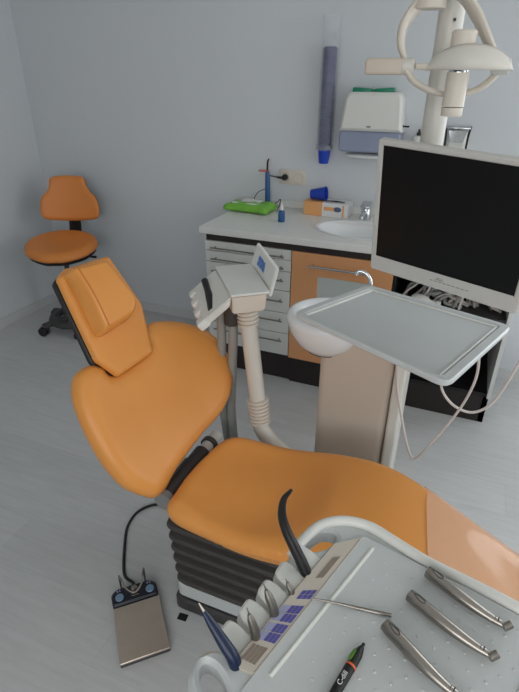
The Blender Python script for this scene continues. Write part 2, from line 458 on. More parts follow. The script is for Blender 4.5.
fc = thing('faucet', 'chrome mixer faucet behind the oval sink', 'faucet', (fx, fy, .89))
bm = NB(); lathe(bm, [(0,.8905),(.032,.8905),(.032,.896),(.028,.9),(.028,.955),(.024,.962),(0,.964)], fr_rz((fx,fy,0)), 24); link('body', bm, M['chrome'], fc)
bm = NB(); tube(bm, [(fx,fy-.015,.925),(fx,fy-.06,.935),(fx,fy-.11,.93),(fx,fy-.125,.915)], [.014,.013,.012,.012], 14, 5); link('spout', bm, M['chrome'], fc)
bm = NB(); box(bm, -.026,.026,-.05,.026,0,.018, fr_rz((fx,fy,.964),0,.2), bev=.005, seg=3); link('lever', bm, M['chrome'], fc)

# ------------------------------------------------------------------ things on the worktop
t = thing('wipes_pack', 'lime green soft pack of wet wipes with white label lying on the worktop', 'wipes pack', (-1.185, 2.750, .8905), -.06)
F = fr_rz((-1.185,2.750,.8905), -.06)
o_ = cr2([(-.142,-.08),(-.07,-.074),(0,-.076),(.07,-.074),(.142,-.081),(.136,0),(.142,.081),(.07,.074),(0,.076),(-.07,.074),(-.142,.081),(-.136,0)], 4)
bm = NB(); cushion(bm, o_, .05, lambda x, y:   .036+.005*math.sin(x*50)*math.cos(y*60), .016, F @ Matrix.Translation((0,0,.016)), grid=.012); link('foil_bag', bm, M['lime'], t)
bm = NB(); prism(bm, [rpoly([(-.06,-.005),(.06,-.005),(.06,.052),(-.06,.052)], .012)], .0495, .0565, F, bev=.001); link('lid', bm, M['paper'], t, 'white resealable lid')
bm = NB(); prism(bm, [rpoly([(-.10,-.045),(.08,-.04),(.08,-.022),(-.10,-.026)], .006)], .045, .0515, F); link('label_print', bm, M['paper'], t, 'white printed stripe')
t = thing('dropper_bottle', 'small blue dropper bottle with white nozzle on the worktop', 'bottle', (-.927, 2.585, .8905))
F = fr_rz((-.927,2.585,.8905))
bm = NB(); lathe(bm, [(0,0),(.017,0),(.0185,.003),(.0185,.052),(.015,.06),(.009,.064),(0,.064)], F, 20); link('bottle_body', bm, M['petrol'], t)
bm = NB(); lathe(bm, [(0,.064),(.0105,.064),(.010,.076),(.004,.094),(.002,.106),(0,.106)], F, 16); link('nozzle', bm, M['paper'], t, 'white nozzle')
bm = NB(); lathe(bm, [(.0187,.012),(.0190,.012),(.0190,.044),(.0187,.044)], F, 20); link('label_print', bm, M['petrol'], t)
# curing lamp
cx, cy = -1.118, 2.862
t = thing('curing_lamp', 'upright blue curing lamp with orange shield and black tip by the power socket', 'curing lamp', (cx, cy, .8905))
F = fr_rz((cx,cy,.8905), .15)
bm = NB(); box(bm, -.045,.045,-.032,.032,0,.022,F,bev=.007,seg=3); link('charging_base', bm, M['petrol'], t)
bm = NB(); tube(bm, [(cx,cy,.905),(cx,cy,.96),(cx-.002,cy,1.04),(cx-.004,cy,1.10)], [.017,.016,.0145,.012], 16, 4); link('handle', bm, M['petrol'], t)
bm = NB(); lathe(bm, [(0,0),(.034,.001),(.035,.0025),(.034,.004),(0,.003)], fr_rz((cx-.026,cy-.004,1.103),0,0,.0), 28); link('shield', bm, M['coral'], t, 'flat orange light shield')
bm = NB(); tube(bm, [(cx-.004,cy,1.10),(cx-.004,cy,1.135),(cx-.001,cy-.004,1.158),(cx+.008,cy-.012,1.172)], [.006,.0055,.005,.0045], 10, 4); link('light_guide', bm, M['black'], t, 'bent black tip')
bm = NB(); tube(bm, [(cx-.03,cy+.02,.90),(cx-.085,cy+.035,.905),(cx-.10,cy+.035,.935),(cx-.07,cy+.03,.975),(cx-.035,cy+.02,.992),(cx-.014,cy,1.0)], .0022, 6, 6); link('cord', bm, M['bcable'], t)
bm = NB(); tube(bm, [(cx+.03,cy+.01,.905),(cx+.06,cy+.02,.93),(cx+.085,cy-.01,.95),(cx+.10,cy-.06,.93),(cx+.095,cy-.10,.895)], .0022, 6, 6); link('cord', bm, M['bcable'], t)
# socket
sz = 1.068
t = thing('double_socket', 'double wall socket in a cream frame above the worktop', 'socket', (-.985, WB, sz-.04))
bm = NB(); box(bm, -1.068,-.902, WB-.011, WB, sz-.041, sz+.041, bev=.004); link('cover_plate', bm, M['cream'], t)
for x in (-1.027, -.943):
    F = frame((x, WB-.0115, sz), (1,0,0), (0,0,1), (0,-1,0))
    bm = NB(); lathe(bm, [(.030,0),(.031,.002),(.027,.003),(.022,-.002),(.0205,-.006),(0,-.006)], F, 28); so = link('socket_well', bm, M['cream'], t)
    if x > -1:
        for dx in (-.0095, .0095):
            bm = NB(); cyl(bm, .003, -.0065, -.0045, F @ Matrix.Translation((dx,0,0)), 10); link('contact_hole', bm, M['black'], so)
t = thing('power_plug', 'black angled power plug in the left half of the double socket', 'plug', (-1.027, WB-.012, sz))
bm = NB(); F = frame((-1.027, WB-.02, sz), (1,0,0), (0,0,1), (0,-1,0)); lathe(bm, [(0,0),(.0185,0),(.019,.006),(.017,.02),(.011,.032),(0,.034)], F, 24); link('plug_body', bm, M['black'], t)
bm = NB(); tube(bm, [(-1.03,WB-.045,sz),(-1.055,WB-.05,sz+.001),(-1.075,WB-.05,sz+.003),(-1.10,WB-.05,sz+.006),(-1.125,WB-.045,sz+.007),(-1.132,WB-.05,sz)], [.008,.007,.0035,.003,.003,.003], 8, 5); link('cord', bm, M['bcable'], t)
# box, cup, comb
t = thing('tissue_box', 'low orange and white carton standing on the worktop behind the sink', 'carton', (-.735, 2.845, .8905), -.04)
F = fr_rz((-.735,2.845,.8905), -.04)
bm = NB(); box(bm, -.13,.13,-.055,.055,0,.076,F,bev=.001,seg=1); link('carton_body', bm, M['paper'], t)
bm = NB(); box(bm, -.1305,-.02,-.0555,.0555,-.0001,.0765,F); link('orange_end', bm, M['cardo'], t, 'orange printed end')
bm = NB(); box(bm, -.01,.05,-.0562,-.055,.035,.055,F); link('printed_stripe', bm, M['cardo'], t)
bm = NB(); lathe(bm, [(0,0),(.02,0),(.02,.0012),(0,.0012)], F @ frame((.07,-.055,.045),(1,0,0),(0,0,1),(0,-1,0)), 24, 1.2, .7); link('printed_logo', bm, M['cardb'], t)
bm = NB(); box(bm, .10,.108,-.0562,-.055,.004,.07,F); link('printed_stripe', bm, M['cardo'], t)
def cup(name, label, o, d, group=None, mtl='blue', grp=None):
    t = thing(name, label, 'cup', o, 0, group)
    F = axis(o, d)
    bm = NB(); lathe(bm, [(0,0),(.024,0),(.0245,.003),(.035,.083),(.0365,.083),(.0365,.087),(.0335,.087),(.023,.006),(0,.006)], F, 28); link('cup_wall', bm, M[mtl], t)
    return t
cu = V((-.845, 2.845, .968+.026)); dd = V((.98,-.05,.115))
bm = NB(); lathe(bm, [(0,0),(.024,0),(.0245,.003),(.033,.073),(.035,.073),(.035,.078),(.032,.078),(.023,.006),(0,.006)], axis(cu+V((.005,0,.003)), (1,-.05,.12)) @ Matrix.Scale(1.14,4), 28)
o = link('plastic_cup', bm, M['blue']); tag(o, 'blue plastic cup lying on its side on the orange and white carton', 'cup')
bm = NB(); tube(bm, [(-.745,2.82,.972),(-.71,2.82,.974),(-.68,2.82,.974),(-.635,2.82,.972)], [.004,.006,.008,.004], 10, 4, flat=.5)
o = link('spatula', bm, M['black']); tag(o, 'thin black spatula lying on the carton beside the blue cup', 'spatula')

# ------------------------------------------------------------------ wall dispensers
tx, ty = -.79, WB-.05
t = thing('cup_dispenser', 'clear tube on the wall filled with a stack of blue cups', 'cup dispenser', (tx, WB, 1.17))
F = fr_rz((tx,ty,0))
bm = NB(); lathe(bm, [(.046,1.24),(.0465,1.24),(.0465,1.865),(.044,1.865),(.044,1.24),(.046,1.24)], F, 32); link('clear_tube', bm, M['clear'], t)
bm = NB(); lathe(bm, [(.044,1.235),(.049,1.235),(.049,1.262),(.044,1.262),(.044,1.235)], F, 32); link('bottom_ring', bm, M['clear'], t)
for z in (1.30, 1.78):
    bm = NB(); box(bm, tx-.02, tx+.02, ty+.044, WB, z-.015, z+.015); link('wall_bracket', bm, M['greyw'], t)
pr = [(0,1.24)]; k = 0
z = 1.24
while z < 1.72:
    pr += [(.0325,z),(.037,z+.009),(.0385,z+.0095),(.0385,z+.0125),(.0345,z+.0128)]; z += .013
pr += [(.030,1.73),(0,1.725)]
bm = NB(); lathe(bm, pr, F, 28); link('cup_stack', bm, M['cupstack'], t, 'stack of blue cups seen through the tube')
bm = NB(); lathe(bm, [(0,1.165),(.026,1.165),(.027,1.168),(.036,1.238),(0,1.24)], F, 28); link('lowest_cup', bm, M['blue'], t, 'solid blue cup sticking out below')

t = thing('towel_dispenser', 'white wall towel dispenser with green ridge and blue grey lower half', 'towel dispenser', (-.535, WB, 1.25))
FD = frame((-.535, WB, 0), (1,0,0), (0,0,1), (0,-1,0))
bm = NB()
def bulge(z): return .128
def rsel(pts, rs):
    o = []; N_ = len(pts)
    for i in range(N_):
        if rs[i] == 0: o.append(pts[i]); continue
        a, b, c = V(pts[i-1]), V(pts[i]), V(pts[(i+1)%N_]); u = (a-b).normalized(); w = (c-b).normalized(); p = b+u*rs[i]; q = b+w*rs[i]
        for k in range(8):
            f = k/7; s = p*(1-f)**2+b*2*f*(1-f)+q*f*f; o.append((s.x, s.y))
    return o
upper = rsel([(-.163,1.345),(.163,1.345),(.146,1.528),(-.136,1.528)], [0,0,.035,.035])
prism(bm, [upper], 0, .125, FD, bev=.014); link('upper_cover', bm, M['white'], t)
lower = rsel([(-.162,1.242),(.162,1.242),(.160,1.343),(-.160,1.343)], [.025,.025,0,0])
bm = NB(); prism(bm, [lower], 0, .118, FD, bev=.008); link('lower_cover', bm, M['smoke'], t, 'blue grey translucent lower cover')
bm = NB(); cushion(bm, cr2([(-.11,-.03),(0,-.045),(.11,-.03),(.125,.03),(0,.05),(-.125,.03)], 6), .02, .008, .012, fr_rz((-.53, WB-.07, 1.222), 0, .1), grid=.02); link('paper_towel', bm, M['paper'], t, 'white paper towel hanging out')
bm = NB(); lathe(bm, [(0,0),(.022,0),(.03,.008),(.022,.012),(0,.012)], FD @ Matrix.Translation((-.0,1.520,.06)) @ Matrix.Rotation(-PI/2,4,'X'), 20, 1.6, .9)
for dx in (-.065, .045):
    box(bm, dx-.048, dx+.052, 1.520, 1.546, .025, .10, FD @ Matrix.Translation((dx,1.53,0)) @ Matrix.Rotation(.07 if dx > 0 else -.07,4,'Z') @ Matrix.Translation((-dx,-1.53,0)), bev=.007, seg=2)
link('ridge', bm, M['green'], t, 'green translucent top ridge')
bm = NB(); box(bm, -.018,.004, 1.364, 1.372, .1245,.1262, FD, bev=.0006, seg=1); link('emblem', bm, M['tan'], t)
bm = NB(); lathe(bm, [(0,0),(.009,0),(.009,.004),(.004,.006),(.004,.016),(0,.016)], frame((-.535+.157, WB-.07, 1.372), (0,1,0), (0,0,1), (1,0,0)), 14); box(bm, .172,.192, 1.368,1.376, .06,.08, FD, bev=.002, seg=1); link('key', bm, M['black'], t, 'small black key')

t = thing('soap_dispenser', 'chrome and white dispenser on the wall showing above the monitor', 'dispenser', (-.105, WB, 1.2))
bm = NB(); cushion(bm, rpoly([(-.05,1.20),(.05,1.20),(.045,1.36),(-.045,1.36)], .01), .018, .03, .05, frame((-.105, WB-.055, 0),(1,0,0),(0,0,1),(0,-1,0)), grid=.02); link('bottle', bm, M['white'], t)
for s_ in (-1, 1):
    bm = NB(); tube(bm, [(-.105+s_*.056, WB-.003, 1.375),(-.105+s_*.056, WB-.09, 1.37),(-.105+s_*.052, WB-.10, 1.34),(-.105+s_*.050, WB-.10, 1.25)], .005, 8, 3)
    link('bracket_arm', bm, M['black'], t, 'black bracket arm')
bm = NB(); box(bm, -.163,-.047, WB-.105, WB-.002, 1.372, 1.379, bev=.002); link('top_plate', bm, M['chrome'], t, 'chrome lever plate')
bm = NB(); prism(bm, [rpoly([(-.03,1.31),(.03,1.31),(.045,1.365),(-.045,1.365)], .004)], .086, .094, frame((-.105, WB, 0),(1,0,0),(0,0,1),(0,-1,0)), bev=.002); link('front_lever', bm, M['chrome'], t)
t = thing('pump_bottle', 'slim white pump bottle on the wall beside the grey pole', 'pump bottle', (-.293, WB, 1.2))
F = fr_rz((-.293, WB-.045, 0))
bm = NB(); lathe(bm, [(0,1.2),(.03,1.2),(.032,1.205),(.032,1.30),(.026,1.322),(.012,1.33),(0,1.33)], F, 24); link('bottle', bm, M['white'], t)
bm = NB(); lathe(bm, [(0,1.33),(.012,1.33),(.012,1.345),(.005,1.347),(.005,1.36),(0,1.36)], F, 16); tube(bm, [(-.293,WB-.045,1.358),(-.293,WB-.08,1.356)], .004, 8, 0); link('pump', bm, M['black'], t, 'black pump')
bm = NB(); box(bm, -.315,-.271, WB-.014, WB, 1.23, 1.29); link('wall_holder', bm, M['greyw'], t)

# ------------------------------------------------------------------ stool
SX, SY = -2.44, 2.50
t = thing('stool', 'orange swivel stool with backrest standing in the room corner', 'stool', (SX, SY, 0))
yaw = math.radians(-64)       # facing direction of the stool (towards the room)
F = fr_rz((SX,SY,0), yaw)
FS = F @ Matrix.Translation((.02,0,.60)) @ Matrix.Rotation(math.radians(9),4,'Y')
o_ = cr2([(.21,-.08),(.22,.0),(.21,.08),(.13,.19),(0,.235),(-.12,.19),(-.19,.09),(-.205,0),(-.19,-.09),(-.12,-.19),(0,-.235),(.13,-.19)], 5)
bm = NB(); cushion(bm, o_, .05, lambda x, y: .040-.012*math.exp(-((x+.03)**2+y*y)/.02), .028, FS, grid=.025); link('seat', bm, M['orange_dark'], t)
bm = NB(); prism(bm, [[(x*.92, y*.92) for x, y in o_]], -.045, -.02, FS, bev=.006); link('seat_pan', bm, M['black'], t)
bm = NB(); box(bm, -.09,.09,-.075,.075,.505,.55,F,bev=.01); link('mechanism', bm, M['dgrey'], t)
bm = NB(); tube(bm, [(.03,.07,.535),(.04,.16,.53),(.045,.22,.528)], [.006,.006,.009], 8, 3, F=F); link('height_lever', bm, M['black'], t)
bm = NB(); cyl(bm, .026, .09, .36, F, 20, .003); cyl(bm, .016, .36, .51, F, 20); link('gas_lift', bm, M['dgrey'], t)
bm = NB(); tube(bm, [(-.08,0,.535),(-.19,.01,.545),(-.245,.02,.60),(-.255,.03,.68),(-.24,.035,.80)], [.04,.042,.044,.044,.04], 12, 5, F=F, flat=.3); link('back_support', bm, M['black'], t)
FB = F @ Matrix.Translation((-.215,.035,.835)) @ Matrix.Rotation(math.radians(-8),4,'Y')
FB = FB @ frame((0,0,0),(0,1,0),(0,0,1),(1,0,0))
o_ = cr2([(a_*.86, b_*1.02) for a_, b_ in [(-.205,-.105),(-.1,-.12),(.0,-.123),(.1,-.12),(.205,-.105),(.230,-.045),(.212,.025),(.165,.07),(.142,.11),(.130,.152),(.07,.166),(0,.168),(-.07,.166),(-.130,.152),(-.142,.11),(-.165,.07),(-.212,.025),(-.228,-.05)]], 4)
bm = NB(); cushion(bm, o_, .03, .022, .018, FB, grid=.025, base=lambda x, y: .9*x*x); link('backrest', bm, M['orange_dark'], t)
bm = NB(); prism(bm, [[(x*.97, y*.97) for x, y in o_]], -.034, -.006, FB, bev=.006, extra=[(x*.5, y*.5) for x, y in o_])
for v in bm.verts:
    q = FB.inverted() @ v.co; q.z += .9*q.x*q.x; v.co = FB @ q
link('backrest_shell', bm, M['black'], t)
bm = NB(); cyl(bm, .05, .055, .10, F, 24, .01)
lathe(bm, [(.125,.085),(.13,.062),(.175,.058),(.185,.075),(.175,.095),(.14,.100),(.125,.085)], F, 40)
link('base_ring', bm, M['dgrey'], t)
for k in range(5):
    a = 2*PI*k/5+math.radians(-118)-yaw; c, s_ = math.cos(a), math.sin(a)
    bm = NB(); tube(bm, [(c*.03,s_*.03,.085),(c*.13,s_*.13,.078),(c*.235,s_*.235,.066)], [.032,.030,.026], 12, 3, F=F, flat=.7); lg = link('leg', bm, M['dgrey'], t)
    Fw = F @ Matrix.Translation((c*.235, s_*.235, .032)) @ Matrix.Rotation(a+.6, 4, 'Z')
    for off in (-.016, .016):
        bm = NB(); lathe(bm, [(0,-.011),(.028,-.011),(.032,-.006),(.032,.006),(.028,.011),(0,.011)], Fw @ Matrix.Translation((off,0,0)) @ Matrix.Rotation(PI/2,4,'Y'), 20); link('caster_wheel', bm, M['mesh_dark'], lg)
    bm = NB(); box(bm, -.007,.007,-.02,.02,-.004,.032, Fw, bev=.003); link('caster_fork', bm, M['dgrey'], lg)

# ------------------------------------------------------------------ dental chair
t = thing('dental_chair', 'orange upholstered dental chair reclined in the middle of the room', 'dental chair', (-.4, 1.03, 0))
bm = NB(); prism(bm, [rpoly([(-.670,.884),(.35,.89),(.35,1.18),(-.670,1.20)], .03)], 0.0, .055, bev=.008); link('base_rim', bm, M['dgrey'], t)
bm = NB(); prism(bm, [rpoly([(-.660,.893),(.33,.902),(.33,1.165),(-.660,1.184)], .025)], .055, .125, bev=.012); link('base_cover', bm, M['greyw'], t)
bm = NB(); prev = None
def rring(x0, x1, y0, y1, z, r=.03): return [bm.verts.new((x, y, z)) for x, y in rrect(x0, x1, y0, y1, r, 4)]
z = .125; rg = []; i = 0
zz = [.125]
prof = []
nf = 6
for k in range(nf+1):
    zc = .125+.30*k/nf
    if k < nf:
        prof += [(zc+.002, -.014), (zc+.014, .004), (zc+.030, .010), (zc+.040, .006), (zc+.047, -.012)]
for zc, e in prof:
    g = (zc-.125)/.3*.012
    rg.append(rring(-.645-e-g, -.10+e, .89-e-g, 1.175+e+g, zc))
for A, B in zip(rg, rg[1:]):
    n = len(A)
    for k in range(n): bm.faces.new((A[k], A[(k+1)%n], B[(k+1)%n], B[k]))
bm.faces.new(rg[0][::-1]); bm.faces.new(rg[-1])
link('bellows', bm, M['bellow'], t)
bm = NB(); box(bm, -.63, .16, .90, 1.17, .405, .452, bev=.01); link('seat_frame', bm, M['dgrey'], t)
# seat and leg rest in one upholstery
def zs_(x):
    P = [(-.70,.500),(-.62,.492),(-.50,.478),(-.38,.476),(-.28,.492),(-.18,.515),(-.08,.528),(.03,.522),(.15,.505),(.3,.48),(.5,.455),(.8,.43)]
    for (a, u), (b, v) in zip(P, P[1:]):
        if x <= b:
            s = max(0, (x-a)/(b-a)); return u+(v-u)*s
    return P[-1][1]
def zsm(x): return sum(zs_(x+d) for d in (-.05,-.025,0,.025,.05))/5
seat_o = cr2([(-.640,.865),(-.60,.842),(-.50,.836),(-.36,.828),(-.22,.824),(-.06,.82),(.1,.82),(.3,.82),(.5,.825),(.68,.83),(.77,.855),(.775,.975),(.68,1.005),(.5,1.02),(.36,1.055),(.22,1.115),(.09,1.175),(-.02,1.222),(-.12,1.248),(-.26,1.262),(-.42,1.256),(-.53,1.248),(-.585,1.232),(-.622,1.19),(-.642,1.10),(-.650,1.0),(-.646,.92)], 5)
def dip(x, y):
    # sitting hollow with a soft raised front edge
    u = (x+.45)/.215; v = (y-1.04)/.175
    q = u*u+v*v
    return .037-.025*math.exp(-q*q*q*.9) + .004*math.exp(-((x+.22)/.05)**2-((y-1.0)/.15)**2)
bm = NB(); cushion(bm, seat_o, .05, dip, .042, grid=.02, base=lambda x, y: zsm(x), rb=.03)
seat = link('seat', bm, M['orange'], t, 'one long orange seat and leg cushion')
# film over the foot end
def rel(a, lo, hi): return min(hi, max(lo, a))
film_o = [p for p in seat_o]
def clipx(poly, x0):
    out = []
    for i in range(len(poly)):
        a, b = poly[i-1], poly[i]
        ca = a[0]-x0(a[1]); cb = b[0]-x0(b[1])
        if ca*cb < 0:
            s = ca/(ca-cb); out.append((a[0]+(b[0]-a[0])*s, a[1]+(b[1]-a[1])*s))
        if cb >= 0: out.append(b)
    return out
cut = lambda y: .045-.12*(y-1.1)
fo = clipx(seat_o, cut)
pts = []
for k in range(1, 7):
    d_ = .05*(1-math.cos(k/6*PI/2)) 
    for i in range(len(seat_o)):
        a, b, c = seat_o[i-1], seat_o[i], seat_o[(i+1)%len(seat_o)]
        tt = V((c[0]-a[0], c[1]-a[1])).normalized(); p = V(b)+V((-tt.y, tt.x))*d_
        if inside(p, fo) and dist(p, fo) > d_*.5: pts.append(p)
x = .05
while x < .78:
    y = .83
    while y < 1.2:
        if inside((x, y), fo) and dist((x, y), seat_o) > .055 and dist((x, y), fo) > .005: pts.append(V((x, y)))
        y += .02
    x += .02
v2, fs = tri([fo], pts)
bm = NB(); TT = []; BB = []
for p in v2:
    d_ = dist(p, seat_o); s = math.sqrt(max(0, 1-(1-min(d_/.05, 1))**2))
    zt = zsm(p.x)+dip(p.x, p.y)*s; w = .0004*math.sin(p.x*50+p.y*30)
    cx_, cy_ = p.x, p.y
    TT.append(bm.verts.new((cx_+(.003 if d_ < .002 and cy_ > 1 else 0), cy_+(.003*(1 if cy_ > .95 else -1) if d_ < .01 else 0), zt+.0045+w)))
for f in fs: bm.faces.new([TT[i] for i in f])
fl = link('protective_film', bm, M['film'], t, 'clear plastic film over the foot end')
fl.modifiers.new('thick', 'SOLIDIFY').thickness = .0012
# hinge bracket between seat and back
bm = NB(); tube(bm, [(-.690,.935,.452),(-.686,1.165,.452)], .029, 20, 0); link('hinge', bm, M['dgrey'], t)
bm = NB(); tube(bm, [(-.686,1.165,.452),(-.684,1.27,.452)], .022, 20, 0); link('hinge_rod', bm, M['warmw'], t)
bm = NB(); tube(bm, [(-.6902,.918,.452),(-.690,.938,.452)], .032, 20, 0); link('hinge_cap', bm, M['grey'], t)
bm = NB(); tube(bm, [(-.685,1.205,.452),(-.6848,1.222,.452)], .030, 20, 0); link('hinge_ring', bm, M['dgrey'], t)
bm = NB(); box(bm, -.74,-.60,.98,1.14,.405,.44,bev=.01); link('hinge_bracket', bm, M['dgrey'], t)
# backrest
BP = V((-.66,1.03,.48)); n_ = V((.791,-.212,.574)).normalized(); u_ = V((-.554,.148,.819)); l_ = u_.cross(n_).normalized()*1
if l_.y < 0: l_ = -l_
FBK = frame(BP, l_, u_, n_)          # x across, y up the back, z out of the front face
bo = [(-.066,.392),(-.085,.425),(-.115,.447),(-.160,.446),(-.189,.424),(-.213,.372),(-.226,.285),(-.226,.182),(-.209,.097),(-.187,.058),(-.165,.030),(-.138,.006),(-.097,.006),(-.033,.034),(.109,.075),(.236,.103),(.325,.162),(.372,.266),(.346,.366),(.265,.442),(.170,.484),(.110,.484),(.078,.460),(.066,.412)]
bo = cr2(bo, 5)
def backbulge(x, y): return .032+.10*max(0, abs(x-.05)-.12)
bm = NB(); cushion(bm, bo, .055, backbulge, .04, FBK @ Matrix.Translation((0,0,-.012)), grid=.02, rb=.04); link('backrest', bm, M['orange'], t)
bm = NB(); prism(bm, [[((x-.06)*.9+.06, (y-.22)*.9+.22) for x, y in bo]], -.075, -.045, FBK, bev=.01); link('backrest_shell', bm, M['dgrey'], t)
# neck bar
no = rpoly([(-.071,.378),(.080,.396),(.128,.553),(.10,.735),(-.058,.735),(-.095,.715),(-.112,.452)], .012)
bm = NB(); cushion(bm, no, .018, .022, .012, FBK @ Matrix.Translation((0,0,.014)), grid=.015, rings=5); nb = link('headrest_panel', bm, M['orange'], t)
bm = NB(); prism(bm, [[((x-.0)*1.0-.003, (y-.56)*.99+.558) for x, y in no]], -.020, .004, FBK, bev=.004); link('headrest_panel_shell', bm, M['black'], nb)
# head cushion : wedge
po = [(-.076,.515),(.050,.530),(.070,.562),(.045,.706),(.030,.722),(-.074,.708)]
po = rpoly([(-.080,.505),(.048,.522),(.078,.560),(.048,.716),(-.078,.722)], .02, 6)
bm = NB(); cushion(bm, po, .020, lambda x, y: .066+.012*math.sin(max(0,min(1,(y-.5)/.22))*PI), .004, FBK @ Matrix.Translation((0,0,.03)), grid=.012, rings=6); hp_ = link('head_cushion', bm, M['orange'], t)
bm = NB()
sp = []
for k in range(13):
    y = .522+.185*k/12; sp.append((-.060, y, .03+.066+.012*math.sin(max(0,min(1,(y-.5)/.22))*PI)+.0002))
tube(bm, sp, .0016, 6, 0, F=FBK); link('seam', bm, M['seam'], hp_)

# ------------------------------------------------------------------ foot control
w_ = V((.733,.68,0)).normalized(); lv = V((.68,-.733,0)).normalized(); p0 = V((-.846,.785,0))
t = thing('foot_control', 'square metal foot control with blue buttons and wire loop on the floor', 'foot control', (-.74,.79,0))
FP = frame(p0, w_, lv, (0,0,1)); 
FP = FP @ Matrix.Diagonal((.915,.96,1,1))
bm = NB(); prism(bm, [rpoly([(0,.006),(.168,.006),(.168,.200),(0,.200)], .004, 3)], .0, .012, FP, bev=.003); link('base_plate', bm, M['dgrey'], t)
bm = NB(); prism(bm, [rpoly([(0,.004),(.168,.004),(.168,.203),(0,.203)], .003, 3)], .019, .027, FP, bev=.0015); link('pedal', bm, M['plate'], t, 'brushed metal pedal plate')
bm = NB(); prism(bm, [rpoly([(.01,.012),(.158,.012),(.158,.19),(.01,.19)], .003, 3)], .012, .019, FP); link('pedal_core', bm, M['black'], t)
bm = NB(); prism(bm, [rpoly([(0,0),(.168,0),(.166,-.05),(.145,-.068),(.02,-.068),(-.002,-.05)], .012, 5)], .0, .034, FP, bev=.006); hd = link('control_head', bm, M['navy'], t)
for x in (.028, .140):
    bm = NB(); cyl(bm, .0155, .034, .039, FP @ Matrix.Translation((x,-.026,0)), 24, .002); link('button', bm, M['butt'], hd)
    bm = NB(); box(bm, x-.008,x-.002,-.057,-.050,.0342,.0346, FP); box(bm, x+.002,x+.006,-.058,-.050,.0342,.0346, FP); link('printed_mark', bm, M['label_pale'], hd)
bm = NB(); lathe(bm, [(0,.034),(.013,.034),(.012,.040),(0,.043)], FP @ Matrix.Translation((.084,-.045,0)), 20); box(bm, .07,.098,-.020,-.016,.034,.037, FP); link('hinge_button', bm, M['steel'], hd)
bm = NB(); tube(bm, [(.040,-.060,.020),(.038,-.070,.060),(.038,-.070,.092),(.044,-.050,.094),(.056,-.020,.080),(.084,-.002,.070),(.112,-.020,.080),(.124,-.050,.094),(.130,-.070,.092),(.130,-.070,.060),(.128,-.060,.020)], .0035, 8, 6, F=FP); link('wire_loop', bm, M['steel'], t)
bm = NB(); P = [FP @ V((.084,-.06,.014)), FP @ V((.084,-.09,.010)), V((-.90,.92,.006)), V((-.965,1.01,.006)), V((-1.02,1.11,.006)), V((-1.02,1.20,.006)), V((-.95,1.26,.006)), V((-.80,1.24,.006)), V((-.69,1.18,.02))]
tube(bm, P, .0055, 8, 8); link('cable', bm, M['bcable'], t)
bm = NB(); box(bm, -.016,.016,-.012,.012,.0,.001, fr_rz((-.625,.862,0),.1)); tag(link('floor_marker', bm, M['black']), 'small flat black square lying on the floor near the chair base', 'marker')

# ------------------------------------------------------------------ treatment unit column, basin, pole
t = thing('cuspidor_unit', 'beige unit column with spittoon bowl and grey pole behind the chair', 'dental unit', (-.22, 1.55, 0))
bm = NB(); prism(bm, [rpoly([(-.372,1.452),(-.118,1.452),(-.118,1.70),(-.345,1.70)], .03, 6)], 0.02, .845, bev=.012); link('column', bm, M['cream_dk'], t)
bm = NB(); prism(bm, [rpoly([(-.116,1.448),(-.078,1.462),(-.078,1.70),(-.116,1.70)], .012, 5)], 0.0, .86, bev=.006); link('column_trim', bm, M['warmw'], t, 'pale grey column edge')
bm = NB(); prism(bm, [rpoly([(-.38,1.44),(-.07,1.44),(-.07,1.71),(-.38,1.71)], .02)], 0, .03, bev=.005); link('column_foot', bm, M['grey'], t)
px_, py_ = -.125, 1.60
cp = thing('ceiling_pole', 'vertical grey pole behind the monitor carrying lamp and screen', 'pole', (px_, py_, 1.2))
bm = NB(); cyl(bm, .0325, 1.20, 2.70, fr_rz((px_,py_,0)), 28, .004); link('tube', bm, M['warmw'], cp)
bm = NB(); cyl(bm, .08, 2.66, 2.70, fr_rz((px_,py_,0)), 28, .006); link('ceiling_flange', bm, M['greyw'], cp)
bm = NB(); cyl(bm, .004, 0, .004, frame((px_+.012,py_-.031,1.725),(1,0,0),(0,0,1),(0,-1,0)), 10); link('screw', bm, M['dgrey'], cp)
# bowl
bx, by, bz = -.365, 1.505, .885
bw = NB(); lathe(bw, [(0,-.138),(.03,-.136),(.068,-.122),(.104,-.090),(.128,-.048),(.138,-.012),(.139,.0),(.130,.012),(.118,.016),(.104,.010),(.094,-.004),(.085,-.04),(.06,-.075),(.025,-.09),(0,-.092)], fr_rz((bx,by,bz)), 48)
bl = link('spittoon_bowl', bw, M['ceramic'], t, 'white spittoon bowl')
bm = NB(); lathe(bm, [(.050,-.132),(.052,-.134),(.066,-.126),(.064,-.121)], fr_rz((bx,by,bz)), 48)
for v in list(bm.verts): pass
link('bowl_band', bm, M['dgrey'], bl)
bm = NB(); lathe(bm, [(0,-.088),(.02,-.088),(.022,-.083),(0,-.080)], fr_rz((bx,by,bz)), 24); link('bowl_drain', bm, M['dgrey'], bl)
bm = NB(); box(bm, bx-.02, bx+.10, by-.04, by+.06, bz-.14, bz-.085, bev=.015, seg=3); link('bowl_mount', bm, M['cream'], t)
bm = NB(); tube(bm, [(-.238,1.56,.84),(-.238,1.56,.94),(-.243,1.56,1.005),(-.262,1.558,1.033),(-.284,1.556,1.038),(-.292,1.555,1.026)], [.007,.007,.007,.0065,.006,.0075], 12, 6); link('water_spout', bm, M['chrome'], t, 'shiny rinsing spout')
